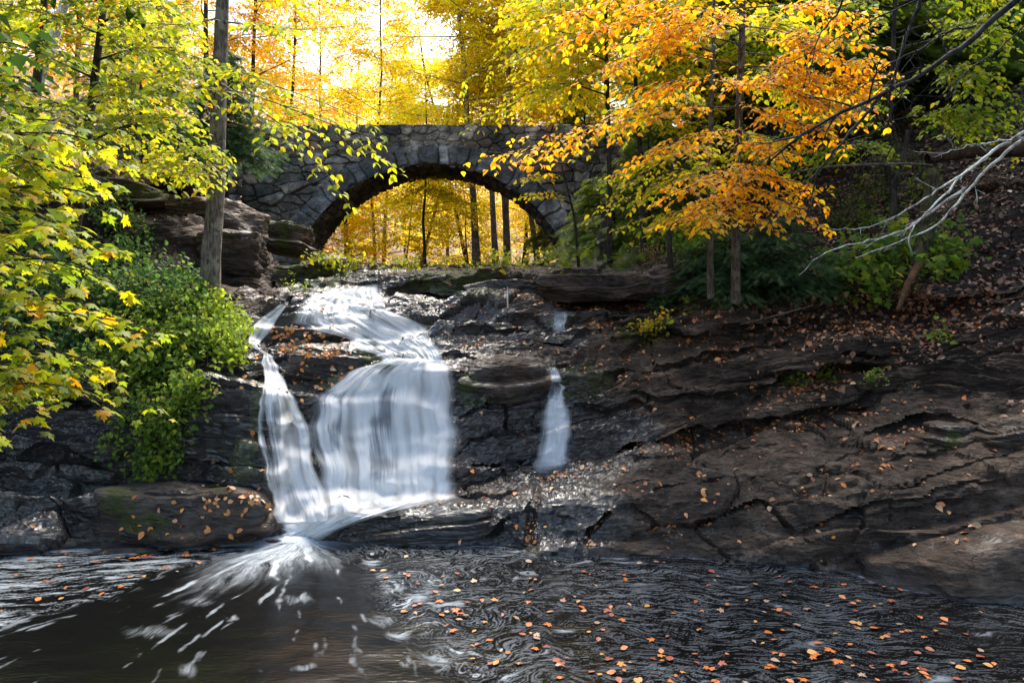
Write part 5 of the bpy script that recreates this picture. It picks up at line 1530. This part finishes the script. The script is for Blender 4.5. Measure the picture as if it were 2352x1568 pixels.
px_tree("beech_tree", "yellow leaved sapling standing at the right foot of the arch", "beech tree", None, gb(1330, 15),
        [P(1320, 500, 14.5), P(1300, 420, 14.3), P(1290, 380, 14.2)], .03,
        [[(1310, 450, 14.3), (1250, 440, 13.8), (1200, 450, 13.4)], [(1300, 410, 14.3), (1250, 400, 13.6), (1200, 410, 13.2)]],
        YEL, .10, bark=BK_D, seed=308, w=.35, side=12, sub=1)
# unseen trees added on both banks to shade the sides of the view
for i, (x, y, h, side_) in enumerate([(12.5, 8.5, 13, 1), (10.5, 4.0, 12, 1), (10.5, -1.0, 13, 1), (-11.5, 5.0, 12, -1), (-11, -1.0, 12, -1), (-8.6, 6.6, 11, -1)]):
    z = max(drop(x, y), -.6)
    make_tree("tree", "tall green tree added out of view on the bank for its shade", "unseen trees added on the banks for shade", (x, y, z), (x - side_ * 1.0, y, z + h), .2, DGR, .28, 130, (z + 3.6, z + h),
              kind='simple', n_limb=20, limb_len=4.6, spray_len=1.6, spray_w=1.1, n_side=7, seed=400 + i, bark=BK_D)

# ------------------------------------------------------------------ more evergreens filling the upper right
for i, (X, d, h, rad, z0, lab) in enumerate([
    (1620, 20, 12, 2.4, .3, "tall green hemlock right behind the slim grey beech trunk"),
    (1880, 19, 11, 2.6, .25, "broad green hemlock in the gap between the orange leaves and the dark overhanging limb"),
    (2120, 22, 11, 2.6, .2, "green hemlock farther up the right hillside behind the overhanging limb"),
    (2230, 26, 12, 2.6, .2, "uppermost hemlock at the top of the right hillside"),
    (2330, 21, 9, 2.6, .1, "hemlock nearest the upper right corner of the hillside"),
    (2180, 17, 5, 2.0, .1, "low bushy hemlock high on the slope behind the overhanging limb"),
    (1960, 26, 14, 2.8, .2, "tall hemlock behind the broad green one on the right hillside"),
    (1740, 25, 14, 2.8, .2, "tall hemlock in the second row right of the beech trunk")
    ]):
    hemlock("hemlock", lab, gb(X, d), h, .11, 230 + i, rad=rad, nb=60, dens=4, pl=HG, z0=z0, fs=.26)

#--BRANCHES
def twigs(acc, lp, r, c, n, ln, lvl=2, up=-.1, rr=None):
    for _ in range(n):
        q = rng.uniform(.2, .95) * (len(lp) - 2); k = int(q)
        o = lp[k] * (1 - (q - k)) + lp[k + 1] * (q - k)
        d = lp[k + 1] - lp[k]; d /= np.linalg.norm(d) + 1e-9
        a = d * rng.uniform(.5, 1) + rand_unit(1)[0] * rng.uniform(.5, 1.0) + np.array([0, 0, up])
        a /= np.linalg.norm(a)
        L = ln * rng.uniform(.4, 1.2)
        s = np.linspace(0, 1, 7)[:, None]
        b = rand_unit(1)[0] * .18
        t = o + a * s * L + b * L * s ** 2 + rng.normal(size=(7, 3)) * L * .015 * s
        tube(acc, t, [r, r * .35], 4, c)
        if lvl > 1: twigs(acc, t, r * .5, c, 3, L * .5, lvl - 1, up)

def bare_tree(name, label, base, top, r, limbs, c, seed, tw=(9, .45), cat="tree", up=-.1):
    global rng
    rng = np.random.default_rng(seed)
    base = np.asarray(base, float)
    root = empty(name, base, label, cat)
    ta = Acc()
    tp = smooth_path(np.array([base, *[np.asarray(q, float) for q in top]]), 20, 2)
    tube(ta, tp, [r * 1.2, r, r * .7], 12, c, rough=.12)
    link("trunk", ta.mesh("trunk", M_BARK), root)
    for pts, rr in limbs:
        ba = Acc()
        lp = wpath(pts, 26)
        lp[1:-1] += .005 * rng.normal(size=(len(lp) - 2, 3))
        if pts[0][0] > 2300:
            k = np.argmin(np.linalg.norm(tp - lp[0], axis=1))
            lp = np.vstack([tp[k], lp])
        tube(ba, lp, [rr, rr * .75, rr * .5, rr * .22], 7, c, rough=.06, freq=20)
        twigs(ba, lp, rr * .28, c, tw[0], tw[1], 2, up)
        link("branch", ba.mesh("branch", M_BARK), root)
    return root
WH = (.42, .41, .38)
bare_tree("dead_tree", "dead tree with pale lichen covered limbs arching in from the right edge", (6.4, 6.7, max(.1, drop(6.4, 6.7)) - .2), [(5.9, 6.1, 2.2), (5.0, 5.1, 3.9), (4.75, 4.7, 4.8)], .07, [
    ([(2380, 290, 5.0), (2308, 327, 5.0), (2208, 403, 4.95), (2167, 448, 4.9), (2112, 504, 4.9), (2087, 534, 4.85), (2084, 554, 4.8), (2097, 589, 4.8)], .014),
    ([(2380, 305, 5.05), (2313, 347, 5.05), (2238, 418, 5.1), (2177, 493, 5.1), (2132, 529, 5.1), (2057, 559, 5.15), (1966, 592, 5.2)], .014),
    ([(2218, 430, 5.0), (2137, 488, 5.1), (2077, 529, 5.2), (2021, 549, 5.2), (1941, 564, 5.25), (1885, 584, 5.3), (1835, 632, 5.3)], .011),
    ([(2268, 363, 5.0), (2188, 413, 4.9), (2137, 448, 4.8), (2087, 478, 4.8), (2040, 510, 4.8), (1986, 526, 4.8), (1906, 526, 4.8)], .009),
    ([(2325, 322, 5.0), (2268, 327, 4.8), (2208, 342, 4.7), (2162, 352, 4.6), (2097, 347, 4.6)], .007),
], WH, 501, (4, .16))
bare_tree("overhanging_tree", "dark bare limbs crossing the upper right corner in front of the hillside", (7.2, 7.0, max(.1, drop(7.2, 7.0)) - .2), [(6.8, 6.6, 2.6), (5.9, 5.9, 5.0), (5.2, 5.6, 7)], .11, [
    ([(2370, -30, 5.4), (2278, 45, 5.4), (2228, 96, 5.3), (2167, 136, 5.2), (2117, 171, 5.2), (2077, 191, 5.1), (2026, 217, 5.1), (1961, 242, 5.0), (1885, 282, 5.0), (1815, 327, 5.0), (1765, 373, 5.0)], .030),
    ([(2130, -50, 5.2), (2112, 10, 5.2), (2087, 65, 5.2), (2072, 121, 5.1), (2041, 201, 5.1), (2046, 267, 5.0), (2062, 332, 5.0), (2072, 373, 5.0)], .019),
    ([(2026, 217, 5.1), (1986, 267, 5.0), (1946, 312, 5.0), (1911, 352, 4.9), (1875, 398, 4.9), (1865, 453, 4.9), (1860, 500, 4.9)], .014),
    ([(2240, 60, 5.3), (2177, 70, 5.2), (2112, 116, 5.1), (2036, 151, 5.0), (1961, 211, 4.9), (1900, 240, 4.9)], .010),
    ([(1950, -40, 5.2), (1936, -5, 5.2), (1926, 30, 5.2), (1885, 75, 5.1), (1860, 131, 5.0), (1850, 186, 5.0)], .010),
    ([(2200, -40, 5.0), (2062, 20, 5.0), (1960, 70, 4.9), (1890, 110, 4.9), (1800, 150, 4.9), (1740, 170, 4.9)], .008),
    ([(2127, 40, 5.1), (2162, 86, 5.0), (2177, 136, 4.9), (2172, 180, 4.9), (2187, 221, 4.9)], .007),
    ([(2352, 60, 5.0), (2300, 110, 5.0), (2240, 150, 4.9), (2180, 200, 4.9), (2120, 210, 4.9)], .007),
], (.03, .026, .024), 502, (8, .40))
# stump, leaning root, logs and sticks
def stick(name, label, cat, pts, r, c, seed=0, sides=12, group=None, kind=None, stubs=0):
    global rng
    rng = np.random.default_rng(seed + 60)
    acc = Acc(); lp = wpath(pts, 22)
    tube(acc, lp, r, sides, c, rough=.25, freq=9)
    if stubs: twigs(acc, lp, r[0] * .2 if hasattr(r, '__len__') else r * .2, c, stubs, .5, 1, .2)
    o = link(name, acc.mesh(name, M_BARK), label=label, cat=cat, group=group)
stick("snag", "broken mossy stub of a trunk leaning on the right slope", "snag", [(2095, 690, 10.2), (2105, 610, 10.3), (2122, 560, 10.4), (2132, 480, 10.5), (2146, 395, 10.6)], [.11, .10, .12, .10, .085], (.06, .052, .025), 1)
stick("root", "exposed orange brown root hanging below the mossy broken trunk", "root", [(2115, 605, 10.0), (2085, 650, 9.6), (2072, 690, 9.4), (2060, 715, 9.3)], [.06, .045, .025], (.09, .045, .022), 2)
stick("dead_branch", "long pale fallen branch lying across the right hillside", "branch", [(1800, 400, 9.5), (1900, 383, 9.7), (2000, 378, 10), (2100, 376, 10.4), (2140, 380, 10.6)], [.008, .018, .02, .018], (.12, .095, .07), 3, stubs=3)
stick("log", "fallen log propped under the right foot of the arch", "log", [(1215, 618, 21.5), (1240, 602, 21.8), (1270, 588, 22), (1300, 572, 22.2)], [.14, .13, .12], (.12, .095, .075), 4, stubs=5)
stick("log", "rotten dark log lying high on the right hillside", "log", [(2130, 365, 11.2), (2230, 350, 11.2), (2330, 345, 11.1), (2420, 350, 11)], [.08, .10, .12], (.06, .035, .025), 5)
stick("dead_branch", "thin crooked stick slanting over the litter under the snag", "branch", [(1700, 745, 10.2), (1760, 730, 10.1), (1830, 712, 10.0), (1870, 700, 9.9)], [.01, .012, .006], (.12, .09, .07), 6, 5)
for i, (X1, Y1, X2, Y2, d, lab) in enumerate([(2050, 480, 2085, 300, 10.9, "slim curved sapling trunk between the long fallen branch and the snag"), (1540, 600, 1545, 330, 11.5, "slender pale stem beside the orange leaves"), (2225, 130, 2250, -60, 16, "dark trunk at the top of the right hillside"), (1620, 60, 1622, -80, 17, "reddish trunk behind the orange leaves at the top"), (1390, 600, 1395, 480, 16, "bare lower stem of the young hemlock thicket")]):
    stick("bare_tree", lab, "tree", [(X1, Y1 + 15, d), ((X1 * 2 + X2) / 3 - 6, (Y1 * 2 + Y2) / 3, d), ((X1 + X2 * 2) / 3 + 4, (Y1 + Y2 * 2) / 3, d), (X2, Y2, d)], [.05, .04, .035] if d < 15 else [.22, .2, .18], BK_D if i != 3 else (.15, .08, .05), 20 + i)

#--SHRUBS
def shrub(name, label, cat, group, spots, palette, lsize, seed, kind='ovate', hang=0.0, out=.3, stem=(.07, .06, .03), nl=(5, 10), twig=.22, grow=.1):
    """spots: (X, Y, rx, ry, count) patches of short leafy shoots rooted on the rock"""
    global rng
    rng = np.random.default_rng(seed)
    ta = Acc(); la = Acc(); base = None
    for X, Y, rx, ry, n in spots:
        for _ in range(n):
            a, rr_ = rng.uniform(0, 2 * np.pi), math.sqrt(rng.random())
            h, nn = hit(X + rx * rr_ * math.cos(a), Y + ry * rr_ * math.sin(a))
            if h is None: continue
            h = np.array(h)
            if base is None: base = h.copy()
            k = rng.uniform(.05, out)
            d = np.array([rng.normal() * .35, -1.0, .5 + rng.normal() * .3]); d /= np.linalg.norm(d)
            tip = h + d * k + np.array([0, 0, grow - hang * rng.random()])
            sp = smooth_path(np.vstack([h, h + d * k * .6 + np.array([0, 0, .06]), tip]), 6, 1)
            tube(ta, sp, [.004, .0015], 3, stem)
            m = rng.integers(*nl)
            q = rng.uniform(.3, 1, m)
            pos = np.stack([np.interp(q * 5, np.arange(6), sp[:, j]) for j in range(3)], -1) + rng.normal(size=(m, 3)) * lsize * .8
            ax = rng.normal(size=(m, 3)) + np.array([0, -.5, -.45])
            leaves(la, pos, ax, np.array([0, -.45, .9]) + rng.normal(size=(m, 3)) * .4, lsize * rng.uniform(.5, 1.2, m), pal(m, palette), kind, curl=rng.uniform(.4, 2, m))
    root = empty(name, base, label, cat, group)
    link("twigs", ta.mesh("twigs", M_BARK), root)
    link("foliage", la.mesh("foliage", M_LEAF), root)
SHG = "bushes on the left bank"
S1 = [(4, (.05, .13, .035)), (3, (.09, .19, .045)), (2, (.15, .25, .06)), (.4, (.4, .42, .04))]
S2 = [(4, (.10, .20, .03)), (4, (.20, .30, .04)), (3, (.32, .42, .05)), (.6, (.5, .5, .05))]
S3 = [(4, (.30, .42, .04)), (3, (.42, .50, .05)), (2, (.20, .32, .04))]
shrub("bush", "dark green bush between the maple leaves and the foot of the large trunk", "bush", SHG, [(340, 690, 90, 60, 240), (430, 690, 60, 50, 150), (290, 640, 60, 60, 100)], S1, .085, 601, out=.6)
shrub("bush", "mid green tangled bush below the large trunk", "bush", SHG, [(430, 770, 100, 60, 230), (330, 800, 90, 70, 160), (400, 860, 95, 65, 130), (300, 880, 50, 50, 40)], S2, .08, 602, out=.6)
shrub("bush", "light yellow green bush overhanging the left chute", "bush", SHG, [(520, 770, 48, 62, 170), (545, 800, 30, 45, 70), (490, 720, 40, 30, 60)], S3, .08, 603, out=.4)
shrub("vine", "leafy vine curtain trailing down over the dark rock to the pool side", "vine", SHG, [(350, 930, 75, 60, 75), (375, 1010, 50, 70, 75), (350, 1075, 45, 20, 22), (450, 900, 50, 50, 50), (400, 960, 30, 60, 40), (280, 1010, 25, 50, 14)], S2, .075, 604, out=.35, hang=.35, grow=0)
shrub("bush", "dim green growth behind the near maple leaves", "bush", SHG, [(120, 800, 140, 120, 300), (60, 650, 110, 90, 200), (180, 640, 80, 60, 150)], S1, .085, 605, out=.5)
shrub("bush", "sparse dark seedlings on the cliff below the left wall", "bush", SHG, [(300, 560, 60, 70, 70), (230, 480, 60, 50, 60)], S1, .08, 606, out=.3)
shrub("sapling", "broad leaved green sapling patch above the dark hollow on the right slope", "sapling", None, [(1960, 640, 70, 40, 55), (2060, 600, 90, 35, 75), (2150, 620, 60, 35, 50), (1900, 650, 40, 30, 25), (2010, 690, 60, 20, 25)], [(4, (.10, .19, .03)), (3, (.18, .28, .03)), (1, (.4, .42, .04))], .14, 607, kind='maple', out=.5, nl=(3, 6), grow=.25)
shrub("plant", "small yellow green plant with orange tips in a crack of the grey slab", "plant", None, [(1480, 765, 26, 10, 14), (1515, 750, 16, 10, 10)], [(3, (.4, .45, .03)), (2, (.7, .4, .03))], .08, 608, out=.2)
shrub("plant", "round leaved seedling on the leafy slope below the hollow", "plant", None, [(2148, 782, 14, 8, 7)], S2, .09, 609, out=.15)
shrub("plant", "pale green seedlings on the mossy ledge above the wet rock", "plant", None, [(1820, 880, 40, 10, 12), (1900, 870, 30, 10, 8), (2010, 875, 25, 12, 10)], S2, .06, 610, out=.15)
shrub("fern", "green fern tuft below the top ledge right of the falls", "fern", None, [(1570, 715, 22, 10, 16), (1650, 705, 25, 10, 16)], HG, .13, 611, kind='frond', out=.2, nl=(2, 4))
shrub("fern", "dark ferns at the foot of the young hemlock beside the arch", "fern", None, [(1300, 612, 60, 10, 30), (1420, 605, 60, 12, 30)], HG, .35, 612, kind='frond', out=.4, nl=(2, 4))
shrub("weed", "dry brown weed stalks standing on the top ledge", "weed", None, [(1488, 612, 24, 8, 26)], [(3, (.25, .14, .06)), (2, (.35, .22, .1))], .05, 613, out=.3, grow=.35)
shrub("weed", "small green weeds on the mossy boulder beside the cascade", "weed", None, [(670, 650, 14, 20, 10), (700, 668, 12, 8, 5)], S3, .05, 614, out=.1)
shrub("bush", "twiggy green thicket on the right bank under the orange leaves", "bush", "bushes on the right bank", [(1560, 575, 90, 30, 120), (1640, 600, 60, 35, 90)], GRN, .10, 615, out=.6, grow=.2)
shrub("bush", "bright green growth among the litter high on the right hillside", "bush", "bushes on the right bank", [(2200, 280, 150, 60, 130), (2060, 420, 100, 60, 60), (1950, 500, 80, 50, 60)], HG, .09, 616, out=.5, grow=.2)

#--FLOATING
def floaters():
    r = np.random.default_rng(91)
    kinds = [("orange", (.55, .14, .012)), ("rusty red", (.30, .055, .015)), ("tan", (.34, .22, .14)), ("golden", (.52, .22, .03))]
    protos = []
    for nm, c in kinds:
        for k in ('ovate', 'maple'):
            acc = Acc()
            leaves(acc, np.zeros((1, 3)), np.array([[0, 1., 0]]), np.array([[0, 0, 1.]]), np.array([1.0]), np.array([c]), k, curl=np.array([.5]))
            protos.append((nm, k, acc.mesh("floating_leaf", M_DEAD)))
    cells = []
    while len(cells) < 290:
        X = r.uniform(760, 2380); Y = 1255 + (1568 - 1255) * r.random() ** .8 + 15
        if X < np.interp(Y, [1260, 1400, 1568], [800, 900, 1180]) or Y < np.interp(X, [760, 1250, 1800, 2352], [1250, 1272, 1312, 1352]): continue
        if len(cells) < 45: X = r.uniform(-20, 520); Y = r.uniform(1262, np.interp(X, [0, 520], [1430, 1285]))
        cells.append((X, Y))
    for X, Y in cells:
        d = H * F / (Y - CY); x = (X - CX) / F * d
        i = r.choice(4, p=[.4, .22, .2, .18]); j = int(r.random() < .3)
        nm, k, me = protos[i * 2 + j]
        o = bpy.data.objects.new("floating_leaf", me); col.objects.link(o)
        o.location = (x, d, .012)
        o.rotation_euler = (r.normal() * .12, r.normal() * .12, r.uniform(0, 6.28))
        s = r.uniform(.035, .08)
        o.scale = (s * r.uniform(.8, 1.3), s, s)
        where = "on the left foam band" if X < 600 else ("among the foam swirls mid pool" if X < 1500 else "on the dark rippled water at right")
        tag(o, ("small " if s < .06 else "large ") + nm + (" lobed" if j else " oval") + " leaf floating " + where, "floating leaf", "leaves adrift on the pool")
floaters()

shrub("ground_cover", "low yellow green seedlings along the rim of the ledge under the arch", "plant", None, [(900, 618, 180, 6, 60), (1180, 614, 120, 6, 50), (740, 612, 40, 6, 15)], [(3, (.3, .36, .03)), (2, (.6, .5, .02)), (1, (.12, .18, .03))], .10, 617, out=.4, grow=.15)
global_brush = [(2000, 470, 60), (2120, 380, 60), (1930, 520, 40), (2250, 240, 60)]
for i, (X, Y, R_) in enumerate(global_brush):
    rng = np.random.default_rng(700 + i)
    h, _ = hit(X, Y)
    acc = Acc(); h = np.array(h)
    for _ in range(16):
        d = np.array([rng.normal() * .8, -.5 + rng.normal() * .4, 1.0]); d /= np.linalg.norm(d)
        s_ = np.linspace(0, 1, 8)[:, None]; L = rng.uniform(.5, 1.3)
        t = h + d * s_ * L + np.array([rng.normal() * .5, -.2, -.7]) * L * s_ ** 2 * .6
        t[0] = h - np.array([0, 0, .05])
        tube(acc, t, [.008, .003], 4, (.14, .10, .075))
        twigs(acc, t, .003, (.14, .10, .075), 3, .35, 1, -.2)
    link("dead_shrub", acc.mesh("dead_shrub", M_BARK), label=["arching bare brambles below the long fallen branch", "arching bare brambles around the top of the snag", "low bare brambles left of the sapling patch", "bare twiggy brambles high on the right hillside"][i], cat="shrub", group="bare brambles on the hillside")
